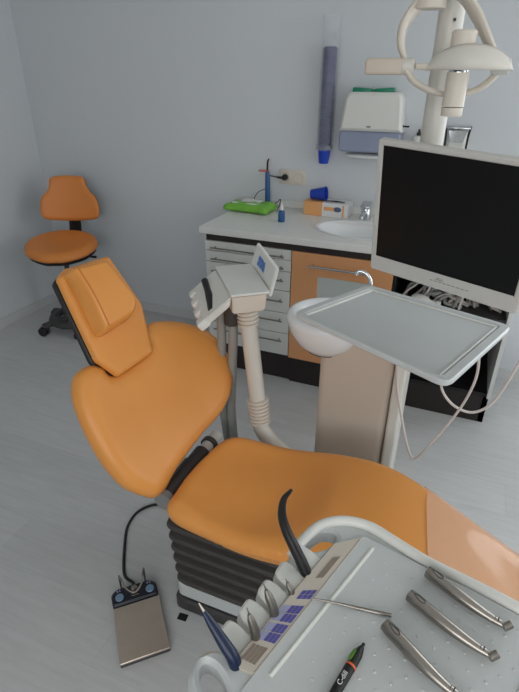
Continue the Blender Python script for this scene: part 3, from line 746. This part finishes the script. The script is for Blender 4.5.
# swing arm for tray and monitor
bm = NB(); tube(bm, [(-.20,1.48,.84),(-.20,1.48,.92),(-.19,1.45,.945),(-.15,1.36,.945),(-.135,1.31,.945)], .02, 14, 5); link('tray_arm', bm, M['greyw'], t)
bm = NB(); cyl(bm, .042, 1.27, 1.34, fr_rz((px_,py_,0)), 24, .006); link('arm_collar', bm, M['warmw'], cp)
r_ = V((.945,-.321,-.053)).normalized(); uu = V((-.012,-.198,.98)).normalized(); nn = r_.cross(uu).normalized()  # nn points toward the viewer side
if nn.y > 0: nn = -nn
FM = frame(V((-.21,1.373,1.156)), r_, uu, nn)
Fx = lambda a, b, c: FM @ V((a, b, c))
mc = Fx(.188,.15,-.06)
bm = NB(); tube(bm, [(px_,py_,1.305), (mc.x-.02,mc.y+.06,1.31), tuple(mc)], .02, 12, 4); link('monitor_arm', bm, M['greyw'], cp)

# ------------------------------------------------------------------ tray on the unit
t = thing('bracket_tray', 'pale grey empty instrument tray with raised rim below the monitor', 'tray', (-.12,1.3,.97))
TZ = 1.0
tc = [(-.400,1.262),(-.012,1.036),(.034,1.038),(.166,1.36),(.158,1.398),(-.225,1.55),(-.262,1.54),(-.405,1.285)]
# corner points in world xy
A_, B_, C_, D_ = V((-.408,1.250)), V((.036,1.020)), V((.180,1.400)), V((-.248,1.553))
oo = rpoly([A_, B_, C_, D_], .035, 7)
cen = (A_+B_+C_+D_)/4
inn = rpoly([cen+(q-cen)*.885 for q in (A_, B_, C_, D_)], .018, 6)
bm = NB(); prism(bm, [oo, inn], TZ-.016, TZ, bev=.004); link('rim', bm, M['greyw'], t)
bm = NB(); prism(bm, [rpoly([cen+(q-cen)*.93 for q in (A_, B_, C_, D_)], .018, 6)], TZ-.015, TZ-.008); link('tray_floor', bm, M['greyw'], t)
for a, b in ((0,3),(2,1),(3,2)):
    q = [A_, B_, C_, D_]; k1 = .86; s0 = cen+(q[a]-cen)*k1; s1 = cen+(q[b]-cen)*k1
    bm = NB(); tube(bm, [(s0.x,s0.y,TZ-.006),(s1.x,s1.y,TZ-.006)], .0035, 8, 0); link('ridge', bm, M['white'], t)
bm = NB(); cyl(bm, .04, TZ-.04, TZ-.0155, fr_rz((-.135,1.31,0)), 24, .005); link('tray_hub', bm, M['grey'], t)
# cables hanging under the tray
def hang(pts, r, m, label):
    bm = NB(); tube(bm, pts, r, 8, 8); tag(link('hanging_cable', bm, M[m]), label, 'cable')
hang([(-.130,1.42,.955),(-.118,1.44,.86),(-.10,1.45,.70),(-.06,1.45,.55),(-.025,1.45,.445),(.0,1.45,.427),(.04,1.46,.50),(.085,1.47,.60),(.118,1.48,.70),(.128,1.48,.80),(.10,1.43,.93),(.05,1.38,.965)], .0042, 'cable', 'thin pale cable hanging in a deep V loop below the tray')
hang([(.03,1.36,.966),(.035,1.45,.86),(.03,1.50,.735),(.045,1.52,.67),(.09,1.53,.62),(.15,1.54,.605),(.20,1.55,.65),(.235,1.56,.76),(.262,1.58,.90),(.25,1.62,1.05),(.12,1.62,1.20),(-.02,1.60,1.28),(-.085,1.60,1.30)], .0045, 'cable', 'pale cable looping wide to the right below the tray')
hang([(.0,1.33,.966),(.02,1.42,.90),(.06,1.46,.80),(.10,1.47,.82),(.125,1.45,.90),(.10,1.38,.966)], .006, 'hose', 'thick grey cable in a short loop under the tray corner')

# ------------------------------------------------------------------ monitor
t = thing('monitor', 'flat monitor with black screen and silver grey frame on the unit arm', 'monitor', tuple(Fx(.188,-.04,-.03)))
SWd, SHt = .376, .301
outer = rpoly([(-.014,-.044),(SWd+.016,-.047),(SWd+.016,SHt+.014),(-.014,SHt+.014)], .008, 4)
bm = NB(); prism(bm, [outer, [(0,0),(SWd,0),(SWd,SHt),(0,SHt)]], -.022, 0, FM, bev=.003); link('bezel', bm, M['bezel'], t, 'pale grey frame')
bm = NB(); prism(bm, [[(-.005,-.005),(SWd+.005,-.005),(SWd+.005,SHt+.005),(-.005,SHt+.005)]], -.012, -.004, FM); link('screen', bm, M['screen'], t, 'black switched-off screen')
bm = NB(); prism(bm, [rpoly([(-.006,-.03),(SWd+.006,-.03),(SWd+.006,SHt+.006),(-.006,SHt+.006)], .012, 4)], -.05, -.0215, FM, bev=.008); link('back_cover', bm, M['greyw'], t)
bm = NB(); cushion(bm, rpoly([(.08,.05),(.30,.05),(.30,.25),(.08,.25)], .03), .02, .012, .012, FM @ Matrix.Translation((0,0,-.055)), grid=.03); link('mount_plate', bm, M['grey'], t)
bm = NB()
for k in range(9): box(bm, .165+k*.012, .174+k*.012, -.0225, -.0205, -.0002, .0005, FM)
link('control_marks', bm, M['grey'], t)
bm = NB()
for dx, w in ((.186,.005),(.193,.007)):
    lathe(bm, [(w-.0016,0),(w,0),(w,.0006),(w-.0016,.0006),(w-.0016,0)], FM @ Matrix.Translation((dx,-.0125,-.0002)), 20, 1, .45)
box(bm, .178,.203,-.0170,-.0160,-.0002,.0005, FM)
link('maker_emblem', bm, M['grey'], t)

# ------------------------------------------------------------------ operating lamp
LY = 1.40
t = thing('operating_lamp', 'cream operating lamp with curved visor, ring yoke and side grip, hanging over the unit', 'lamp', (-.075, LY, 1.52))
cxl = -.074
bm = NB(); lathe(bm, [(0,1.515),(.0225,1.515),(.0245,1.518),(.0245,1.534)], fr_rz((cxl,LY,0)), 32); link('lower_cap', bm, M['cream'], t)
bm = NB(); lathe(bm, [(.0242,1.536),(.0252,1.536),(.0252,1.608),(0,1.608)], fr_rz((cxl,LY,0)), 32); link('lower_cylinder', bm, M['cream'], t)
bm = NB(); lathe(bm, [(0,1.608),(.022,1.608),(.022,1.622),(.024,1.624),(.03,1.65),(0,1.655)], fr_rz((cxl,LY,0)), 32); link('neck', bm, M['chrome'], t)
bm = NB(); box(bm, cxl-.010,cxl+.008,LY-.0235,LY-.019,1.609,1.619,bev=.002); link('switch', bm, M['blued'], t)
bm = NB(); cyl(bm, .0275, 1.655, 1.692, fr_rz((cxl,LY,0)), 32, .004); link('top_cap', bm, M['cream'], t)
bm = NB(); cyl(bm, .0235, 1.642, 1.656, fr_rz((cxl,LY,0)), 32); link('top_ring', bm, M['dgrey'], t)
# visor: half-moon shell curved around the lamp
vo = []
for k in range(25):
    a = PI*k/24; vo.append((math.cos(a), math.sin(a)))
bm = NB(); nx, nz = 24, 8
def vis(i, j, th):
    s = -1+2*i/nx; top = (max(0, 1-abs(s)**2.3))**.62; z = 1.612+.052*top*j/nz
    y = LY-.052+.055*s*s+.018*(j/nz)**2*(1)-.006*math.sin(j/nz*PI)
    return V((cxl+.020+.097*s, y+th, z))
G = [[bm.verts.new(vis(i, j, 0)) for j in range(nz+1)] for i in range(nx+1)]
for i in range(nx):
    for j in range(nz): bm.faces.new((G[i][j], G[i+1][j], G[i+1][j+1], G[i][j+1]))
bmesh.ops.remove_doubles(bm, verts=bm.verts, dist=1e-5)
vs_ = link('visor', bm, M['lens'], t, 'milky curved half-moon visor'); vs_.modifiers.new('thick', 'SOLIDIFY').thickness = .004
bm = NB(); box(bm, cxl-.10,cxl+.08,LY+.0,LY+.018,1.613,1.627,bev=.005,seg=3); link('crossbar', bm, M['cream'], t)
# ring yoke
yc = (-.10, 1.665)
rp = [(-.200,1.628),(-.217,1.665),(-.216,1.705),(-.196,1.742),(-.155,1.775),(-.100,1.765),(-.060,1.725),(-.022,1.67),(.005,1.632)]
bm = NB(); tube(bm, [(x, LY+.03+(.03 if 2 < i < 7 else 0), z) for i, (x, z) in enumerate(rp)], [.014,.026,.031,.030,.030,.032,.034,.028,.015], 20, 6, flat=.35); link('upper_yoke', bm, M['cream'], t)
rp = [(-.193,1.612),(-.168,1.587),(-.126,1.568),(-.085,1.560),(-.045,1.566),(-.015,1.580),(.010,1.606)]
bm = NB(); tube(bm, [(x, LY+(-.005 if i < 3 else .04), z) for i, (x, z) in enumerate(rp)], [.013,.013,.012,.010,.011,.013,.013], 12, 6, flat=.6); link('lower_yoke', bm, M['cream'], t)
bm = NB(); F = axis((-.205,LY,1.620),(1,0,0)); cyl(bm, .0175, 0, .03, F, 24, .004); link('left_joint', bm, M['warmw'], t)
bm = NB(); F = axis((-.005,LY+.01,1.620),(1,0,0)); cyl(bm, .0165, 0, .04, F, 24, .004); link('right_joint', bm, M['warmw'], t)
bm = NB(); box(bm, -.292,-.198,LY-.016,LY+.016,1.602,1.638,bev=.007,seg=3); link('grip', bm, M['cream_dk'], t, 'beige side grip')
bm = NB(); lathe(bm, [(0,1.738),(.034,1.738),(.036,1.745),(.027,1.80),(.022,1.90),(0,1.90)], fr_rz((-.163,LY+.05,0)), 28); link('arm_joint', bm, M['cream'], t)
bm = NB(); tube(bm, [(-.163,LY+.05,1.88),(-.163,LY+.05,2.12),(-.16,LY+.08,2.18),(px_,py_,2.22)], .018, 12, 5); link('lamp_arm', bm, M['cream'], t)

# ------------------------------------------------------------------ assistant element
t = thing('assistant_element', 'cream assistant instrument head on a grey bent pole between chair and drawers', 'instrument holder', (-.6,1.38,.45))
zt = 1.0
a_, b_, c_, d_ = V((-.775,1.489,zt)), V((-.678,1.565,zt)), V((-.526,1.354,zt)), V((-.615,1.281,zt))
e_, g_ = V((-.842,1.440,.935)), V((-.692,1.228,.925))
def hull(bm, top, dz, dz2=None, bev=.004):
    T = [bm.verts.new(p) for p in top]; n = len(T); cc = sum((V(p) for p in top), V())/n
    B = [bm.verts.new(V(p)+(cc-V(p))*.08+V((0,0,-dz))) for p in top]
    bm.faces.new(T); bm.faces.new(B[::-1])
    for k in range(n): bm.faces.new((T[k-1], T[k], B[k], B[k-1]))
    bmesh.ops.recalc_face_normals(bm, faces=bm.faces)
    bmesh.ops.bevel(bm, geom=list(bm.edges), offset=bev, segments=2, affect='EDGES')
bm = NB(); hull(bm, [a_, d_, c_, b_], .065); link('head_body', bm, M['cream'], t)
bm = NB(); hull(bm, [e_, g_, d_, a_], .035); link('sloping_wing', bm, M['white'], t)
# top plates (lighter)
bm = NB()
def slab(pts, th, r=.006):
    P = [V(p) for p in pts]; X = (P[1]-P[0]).normalized(); N = X.cross(P[-1]-P[0]).normalized()
    if N.z < 0: N = -N
    Y = N.cross(X); F = frame(P[0], X, Y, N); q = [(F.inverted() @ p) for p in P]
    lp = rpoly([(p.x, p.y) for p in q], r, 4); prism(bm, [lp], 0, th, F, bev=th*.3)
slab([a_+V((-.004,.002,0)), d_+V((0,-.008,0)), c_+V((.010,-.004,0)), b_+V((.004,.008,0))], .008); link('top_plate', bm, M['white'], t)
# upright panel at the right end
T1, T2 = V((-.646,1.556,1.092)), V((-.533,1.452,1.048))
bm = NB(); P = [b_+V((0,0,-.01)), T1, T2, c_+V((.004,0,-.012))]
N = (P[1]-P[0]).cross(P[3]-P[0]).normalized(); 
if N.x < 0: N = -N
v0 = [bm.verts.new(p) for p in P]; v1 = [bm.verts.new(p+N*.012) for p in P]
bm.faces.new(v0); bm.faces.new(v1[::-1])
for k in range(4): bm.faces.new((v0[k-1], v0[k], v1[k], v1[k-1]))
bmesh.ops.recalc_face_normals(bm, faces=bm.faces); bmesh.ops.bevel(bm, geom=list(bm.edges), offset=.003, segments=2, affect='EDGES')
link('display_panel', bm, M['white'], t)
bm = NB()
def onp(s, v): return P[0]*(1-s)*(1-v)+P[1]*(1-s)*v+P[2]*s*v+P[3]*s*(1-v)
cells = []
for i in range(3):
    for j in range(2):
        s0, s1 = .26+i*.115, .26+i*.115+.095; q0, q1 = .42+j*.18, .42+j*.18+.15
        vv = [bm.verts.new(onp(s, v)-N*.0016) for s, v in ((s0,q0),(s1,q0),(s1,q1),(s0,q1))]; v3 = [bm.verts.new(v.co+N*.001) for v in vv]
        bm.faces.new(vv); bm.faces.new(v3[::-1])
        for k in range(4): bm.faces.new((vv[k-1], vv[k], v3[k], v3[k-1]))
        for v in vv: v.co -= N*.0
link('button_label', bm, M['label_sky'], t, 'blue button label')
# holder fingers at left edge
for k in range(4):
    s = k/3; p = e_.lerp(g_, .08+.84*s)+V((0,0,-.012)); dr_ = (e_-a_).normalized()
    ww = (g_-e_).normalized(); bm = NB(); box(bm, -.02,.018,-.019,.019,-.020,.010, frame(p, dr_, ww, dr_.cross(ww)*(1 if dr_.cross(ww).z > 0 else -1)), bev=.006, seg=3); link('holder_finger', bm, M['white'], t)
q1 = e_.lerp(g_, .12)+V((.035,.015,.040)); q2 = e_.lerp(g_, .56)+V((.035,.02,.026)); q3 = e_.lerp(g_, .86)+V((.030,.015,.018))
bm = NB(); tube(bm, [q1, q1.lerp(q2,.5), q2, q3], [.012,.011,.015,.011], 14, 5); o = link('suction_handpiece', bm, M['black']); tag(o, 'black suction handpiece resting in the assistant instrument head', 'suction handpiece')
# pole
pt, pb = V((-.618,1.395,.94)), V((-.558,1.362,.55))
bm = NB(); tube(bm, [pt, pb], .029, 24, 0); link('pole', bm, M['warmw'], t)
def ribs(bm, p, q, r, n):
    dr_ = (q-p); L = dr_.length; F = axis(p, dr_); pr = [(0,0)]
    for k in range(n):
        z = L*k/n; h = L/n; pr += [(r*.82,z+h*.05),(r,z+h*.25),(r,z+h*.7),(r*.82,z+h*.9)]
    pr.append((0,L)); lathe(bm, pr, F, 28)
bm = NB(); ribs(bm, V((-.620,1.396,.95)), V((-.607,1.389,.855)), .037, 7); link('ribbed_collar', bm, M['cream'], t)
bm = NB(); ribs(bm, V((-.563,1.365,.585)), V((-.549,1.357,.488)), .040, 7); link('ribbed_collar', bm, M['cream'], t)
bm = NB(); tube(bm, [(-.549,1.357,.50),(-.540,1.352,.465),(-.495,1.340,.425),(-.44,1.330,.395),(-.395,1.330,.355),(-.365,1.36,.30),(-.34,1.46,.26)], .030, 20, 6); link('swing_arm', bm, M['warmw'], t)
for dx, col, nm in ((-.042,'hose','hose'),(-.086,'hose','hose')):
    bm = NB(); tube(bm, [(-.62+dx,1.385,.93),(-.622+dx,1.385,.80),(-.635+dx*.9,1.385,.62),(-.645+dx*.7,1.38,.45),(-.62+dx*.5,1.38,.25),(-.53,1.42,.12),(-.40,1.50,.08),(-.36,1.52,.09)], .0165, 12, 6); link('hose', bm, M[col], t)
bm = NB(); cyl(bm, .028, 0, .10, axis((-.664,1.380,.855),(.02,0,1)), 20, .003); link('hose_sleeve', bm, M['dgrey'], t, 'dark hose sleeve')

# ------------------------------------------------------------------ doctor's element (foreground)
EZ = .95
t = thing('doctor_element', 'pale grey instrument console with control strip and instrument cups in the foreground', 'instrument console', (.05,.42,.9))
e1 = V((.302,.953)); e2 = V((-.953,.302)); Q0 = V((-.165,.324))
body = [(-.158,.478),(-.153,.505),(-.147,.538),(-.127,.580),(-.092,.604),(-.050,.609),(-.011,.599),(.043,.580),(.118,.564),(.172,.551),(.235,.53),(.262,.49),(.250,.42),(.215,.33),(.165,.255),(.08,.215),(-.03,.215),(-.12,.225),(-.185,.252),(-.212,.285),(-.214,.314),(-.200,.331),(-.180,.334),(-.163,.332),(-.150,.372),(-.138,.42),(-.140,.452)]
hole = ell(0,0,1,1,24); hc = V((-.119,.549)); ha = V((.72,.69)); hb = V((-.69,.72))
hole = [tuple(hc+ha*.032*x+hb*.0165*y) for x, y in hole]
hole2 = [tuple(V((-.178,.292))+V((.80,-.60))*.030*x+V((.60,.80))*.014*y) for x, y in ell(0,0,1,1,24)]
bm = NB(); prism(bm, [rpoly(body, .02, 3), hole, hole2], EZ-.038, EZ-.004, bev=.006); link('body', bm, M['greyw'], t)
# raised work surface
surf = [(-.098,.452),(-.052,.586),(-.030,.586),(.028,.566),(.112,.548),(.172,.534),(.228,.514),(.240,.47),(.205,.35),(.155,.275),(.08,.255),(-.03,.27),(-.150,.295),(-.130,.355)]
surf = [(-.137,.318),(-.055,.583),(.028,.563),(.112,.546),(.172,.530),(.222,.505),(.232,.46),(.200,.35),(.150,.275),(.08,.255),(-.03,.268),(-.145,.292)]
bm = NB(); prism(bm, [rpoly(surf, .008, 3)], EZ-.006, EZ, bev=.0015); link('work_mat', bm, M['greyw'], t)
bm = NB()
rim = [(-.150,.505,EZ-.006),(-.143,.537,EZ-.004),(-.124,.577,EZ-.002),(-.090,.599,EZ),(-.050,.603,EZ),(-.011,.590,EZ),(.043,.570,EZ),(.118,.553,EZ),(.172,.539,EZ),(.232,.52,EZ),(.250,.48,EZ),(.225,.38,EZ)]
tube(bm, rim, .0085, 12, 6); link('rim', bm, M['white'], t, 'rounded white rim')
for q_ in ([(-.116,.325,EZ),(-.036,.562,EZ)], [(.203,.525,EZ),(.135,.325,EZ)]):
    bm = NB(); tube(bm, q_, .003, 8, 0); link('ridge', bm, M['white'], t)
bm = NB()
for i in range(-4, 13):
    for j in range(-2, 17):
        p = V((.0,.30))+V((.302,.953))*j*.019+V((.953,-.302))*(i*.022+(.011 if j % 2 else 0))
        if inside(p, [(-.09,.40),(-.025,.555),(.19,.515),(.12,.29),(-.08,.30)]):
            lathe(bm, [(.0024,EZ-.0002),(.0018,EZ+.0008),(0,EZ+.0011)], fr_rz((p.x,p.y,0)), 8)
o = link('grip_bumps', bm, M['greyw'], t); o['kind'] = 'stuff'
st = [Q0, Q0+e1*.255, Q0+e1*.263-e2*.036, Q0+V((.030,-.006))]
st = [(-.166,.320),(-.095,.546),(-.055,.577),(-.136,.318)]
bm = NB(); prism(bm, [rpoly(st, .003, 2)], EZ-.006, EZ+.0012); sp_ = link('control_strip', bm, M['strip'], t)
def sc_(s, w): # fraction along the strip, fraction across it -> world
    p = V((-.165,.324)).lerp(V((-.094,.548)), s); q = V((-.135,.321)).lerp(V((-.055,.580)), s); return p.lerp(q, w)
def cell(bm, s0, s1, w0, w1, z=.0012, h=.0006):
    P = [sc_(s0,w0), sc_(s0,w1), sc_(s1,w1), sc_(s1,w0)]
    prism(bm, [[tuple(p) for p in P]], EZ+z, EZ+z+h)
for sA in (.165, .30):
    bmA, bmB = NB(), NB()
    for i in range(5):
        w0 = .08+i*.168
        for j in range(2):
            s0 = sA+j*.062; cell(bmA if i < 2 else bmB, s0, s0+.055, w0, w0+.148)
    link('pale_key_block', bmA, M['label_pale'], sp_); link('blue_key_block', bmB, M['label_blue'], sp_)
bm = NB()
for i in range(3):
    for j in range(2): cell(bm, .47+.036*j, .47+.036*j+.031, .36+i*.19, .36+i*.19+.165)
link('upper_key_row', bm, M['label_blue'], sp_)
bm = NB()
for i in range(4): cell(bm, .03, .13, .16+i*.17, .16+i*.17+.14)
link('lower_key_field', bm, M['tan'], sp_)
bm = NB(); cell(bm, .64, .82, .46, .74, .0012, .001); link('display_window', bm, M['tan'], sp_)
bm = NB(); cell(bm, .0, 1.0, .0, .03, .0012, .0004); cell(bm, .0, .97, .965, .99, .0012, .0004); link('edge_line', bm, M['tan'], sp_)
# instrument cups
e23 = V((-.953,.302,0)); e13 = V((.302,.953,0))
for k in range(5):
    s = .024+k*.0405
    Fc = frame(V((-.165,.324,EZ-.004))+e13*s, e13, e23, V((0,0,1))) @ Matrix.Rotation(math.radians(12), 4, 'X')
    sh = rpoly([(-.0165,-.012),(.0165,-.012),(.0160,.030),(.011,.043),(-.012,.040),(-.0165,.028)], .007, 4)
    bm = NB(); prism(bm, [sh], -.030, 0, Fc, bev=.0035); link('instrument_cup', bm, M['white'], t)
bm = NB(); tube(bm, [(.10,.40,.918),(.30,.50,.86),(.55,.62,.78),(.78,.70,.74)], .03, 16, 4); link('support_arm', bm, M['greyw'], t)
bm = NB(); cyl(bm, .05, 0, .80, fr_rz((.78,.70,0)), 24, .006); cyl(bm, .17, 0, .03, fr_rz((.78,.70,0)), 32, .01); link('support_column', bm, M['greyw'], t)

def place(bm, s, pts):
    B = V((-.165,.324,EZ))+e13*s; return [B+e23*a+V((0,0,b)) for a, b in pts]
# instruments in the cups
bm = NB(); tube(bm, place(bm, .165, [(-.004,-.022),(.010,.006),(.028,.034),(.044,.058),(.053,.085),(.051,.116),(.039,.142)]), [.0092,.0090,.0084,.0075,.0066,.0048,.0024], 16, 6)
tag(link('suction_tube', bm, M['black']), 'tall curved black tip rising from the farthest cup of the console', 'instrument')
def handinst(name, s, pts, rs, m, tipm, label, tiplen=.012):
    P = place(None, s, pts); t = thing(name, label, 'instrument', tuple(P[0]))
    bm = NB(); tube(bm, P, rs, 14, 5); link('grip', bm, M[m], t)
    d_ = (P[-1]-P[-2]).normalized(); bm = NB(); tube(bm, [P[-1]-d_*.002, P[-1]+d_*tiplen], [rs[-1]*.6, rs[-1]*.25], 8, 0); link('tip', bm, M[tipm], t)
handinst('scaler_handpiece', 0.0, [(-.006,-.028),(.0,.004),(.018,.022),(.038,.040),(.050,.052)], [.0085,.0088,.0080,.0058,.0032], 'blued', 'cream', 'dark blue handpiece with pale tip leaning out of the nearest cup', .012)
handinst('handpiece_coupling', .041, [(-.004,-.020),(.000,.010),(.006,.028),(.010,.038)], [.0065,.0065,.0052,.0022], 'gun', 'gun', 'grey metal coupling standing in the second cup from the near end', .010)
handinst('handpiece_coupling', .082, [(-.004,-.022),(.002,.010),(.010,.028),(.015,.038)], [.0065,.0068,.0058,.0025], 'gun', 'gun', 'larger grey metal coupling standing in the middle cup', .010)
handinst('handpiece_coupling', .123, [(-.004,-.024),(.001,.002),(.006,.010),(.009,.015)], [.0048,.0048,.0042,.0022], 'gun', 'gun', 'smallest grey metal coupling, low in the cup before the black tip', .006)

# handpieces on the mat
def turbine(label, P0_, P1_, lift=.011):
    a, b = V(P0_), V(P1_); t = thing('turbine_handpiece', label, 'dental handpiece', (a.x,a.y,EZ), 0, 'steel handpieces on the console mat')
    d_ = (b-a); L = d_.length; X = V((d_.x,d_.y,0)).normalized(); Y = V((0,0,1)).cross(X); F = frame((a.x,a.y,EZ+.0014), X, Y, (0,0,1))
    k = L/.118
    pts = [(0,0,.0098),(.012*k,0,.0098),(.045*k,0.0,.0092),(.070*k,.001,.0084),(.092*k,.0035,.0072),(.108*k,.0072,.0060),(.113*k,.0085,.0060)]
    rs = [.0086,.0092,.0088,.0076,.0058,.0046,.0044]
    bm = NB(); tube(bm, pts, rs, 20, 6, F=F); g = link('handle', bm, M['steel'], t)
    bm = NB()
    for x in (.100, .104): tube(bm, [(x*k,.0053+(x-.1)*.5,.0066),(x*k+.0012,.0056+(x-.1)*.5,.0066)], .0053, 16, 0, F=F)
    link('neck_ring', bm, M['dgrey'], t)
    bm = NB(); lathe(bm, [(0,-.0064),(.0045,-.0064),(.0052,-.0058),(.0052,.0054),(.0044,.0062),(0,.0066)], F @ Matrix.Translation((.1165*k,.010,.0072)) @ Matrix.Rotation(1.1,4,'Z') @ Matrix.Rotation(1.25,4,'Y'), 22); link('turbine_head', bm, M['steel'], t)
    bm = NB(); tube(bm, [(.006*k,.001,.0190),(.018*k,.0035,.0187),(.024*k,.0,.0189),(.018*k,-.0035,.0187)], .0006, 6, 5, F=F, closed=True); link('engraved_line', bm, M['dgrey'], t)
turbine('steel handpiece nearest the far rim, its head turned right', (.047,.543,0), (.151,.490,0))
turbine('middle one of the three steel handpieces on the mat', (.027,.494,0), (.134,.441,0))
turbine('steel handpiece closest to the pen, cut off by the lower picture edge', (.003,.438,0), (.100,.375,0))
bm = NB(); tube(bm, [(-.098,.441,EZ+.0045),(-.07,.447,EZ+.004),(-.03,.453,EZ+.0034),(.009,.459,EZ+.0034)], [.0010,.0016,.0024,.0026], 10, 5)
tag(link('dental_probe', bm, M['steel']), 'thin straight steel rod lying across the ridge of the console', 'probe')
# pen
t = thing('pen', 'black pen with green clip and orange ring lying on the console mat', 'pen', (-.02,.38,EZ))
a = V((-.0175,.404)); b = V((-.046,.300)); X = V((b-a).to_3d()).normalized(); Y = V((0,0,1)).cross(X); F = frame((a.x,a.y,EZ+.0075), X, Y, (0,0,1))
bm = NB(); tube(bm, [(.006,0,0),(.012,0,0),(.020,0,0),(.036,0,0),(.060,0,0),(.105,0,0)], [.0032,.0052,.0066,.0068,.0066,.0058], 18, 4, F=F); link('barrel', bm, M['black'], t)
bm = NB(); tube(bm, [(0,0,0),(.008,0,0)], .0021, 12, 0, F=F); link('push_button', bm, M['black'], t)
bm = NB(); tube(bm, [(.0345,0,0),(.0372,0,0)], .0071, 20, 0, F=F); link('orange_ring', bm, M['ink_orange'], t)
bm = NB(); cushion(bm, ell(.024,0,.0095,.0036,20), .002, .0012, .001, F @ Matrix.Rotation(.75,4,'X') @ Matrix.Translation((0,0,.0066)), grid=.003, rings=2); link('green_grip', bm, M['ink_green'], t)
def text_mesh(s, size, F, name, m, parent):
    cu_ = bpy.data.curves.new('txt', 'FONT'); cu_.body = s; cu_.size = size; cu_.extrude = .00015; cu_.align_y = 'CENTER'
    ob = bpy.data.objects.new('txt', cu_); C.objects.link(ob); dg = bpy.context.evaluated_depsgraph_get(); dg.update()
    me = ob.evaluated_get(dg).to_mesh(); bm = NB(); bm.from_mesh(me); ob.evaluated_get(dg).to_mesh_clear()
    bpy.data.objects.remove(ob); bpy.data.curves.remove(cu_)
    bmesh.ops.transform(bm, verts=bm.verts, matrix=F); return link(name, bm, m, parent, smooth=0)
text_mesh('C-dill', .0085, F @ Matrix.Translation((.066,0,.0067)) @ Matrix.Rotation(PI,4,'Z'), 'lettering', M['paper'], t)

# ------------------------------------------------------------------ light
w = bpy.data.worlds.new('sky'); sc.world = w; w.use_nodes = True
nt = w.node_tree; bg = nt.nodes['Background']
bg.inputs['Color'].default_value = (.90,.95,1,1); bg.inputs['Strength'].default_value = 1.4
def area(name, loc, rot, sx_, sy_, power, col):
    l = bpy.data.lights.new(name, 'AREA'); l.shape = 'RECTANGLE'; l.size = sx_; l.size_y = sy_; l.energy = power; l.color = col
    o = bpy.data.objects.new(name, l); C.objects.link(o); o.location = loc; o.rotation_euler = rot; return o
area('added_light_right', (WR+.12,(W1[0]+W1[1])/2,(W1[2]+W1[3])/2), (0,PI/2,0), W1[3]-W1[2], W1[1]-W1[0], 15, (.96,.98,1))  # added area lamp outside the unseen right opening, gives the side light
area('added_fill_front', ((W2[0]+W2[1])/2,WF-.12,(W2[2]+W2[3])/2), (PI/2,0,0), W2[1]-W2[0], W2[3]-W2[2], 28, (1,.98,.96))  # added fill lamp behind the camera, brightens fronts and back wall
area('added_light_back', ((W3[0]+W3[1])/2,WB+.12,(W3[2]+W3[3])/2), (-PI/2,0,0), W3[1]-W3[0], W3[3]-W3[2], 20, (.94,.98,1))  # added lamp out of view, puts a highlight on the leg-rest film

# ------------------------------------------------------------------ camera
cam = bpy.data.cameras.new('camera'); co = bpy.data.objects.new('camera', cam); C.objects.link(co); sc.camera = co
cam.sensor_fit = 'HORIZONTAL'; cam.sensor_width = 36; cam.lens = 498/519*36; cam.clip_start = .02
R = ((0.925102,-0.184867,0.331678),(0.379694,0.440432,-0.813543),(0.004316,0.878546,0.477638))
co.matrix_world = Matrix(((R[0][0],R[0][1],R[0][2],0),(R[1][0],R[1][1],R[1][2],0),(R[2][0],R[2][1],R[2][2],1.6),(0,0,0,1)))
sc.view_settings.view_transform = 'Standard'; sc.view_settings.look = 'None'; sc.view_settings.gamma = 1; sc.view_settings.use_curve_mapping = False
sc.view_settings.exposure = 0
sc.cycles.max_bounces = 8; sc.cycles.transparent_max_bounces = 12
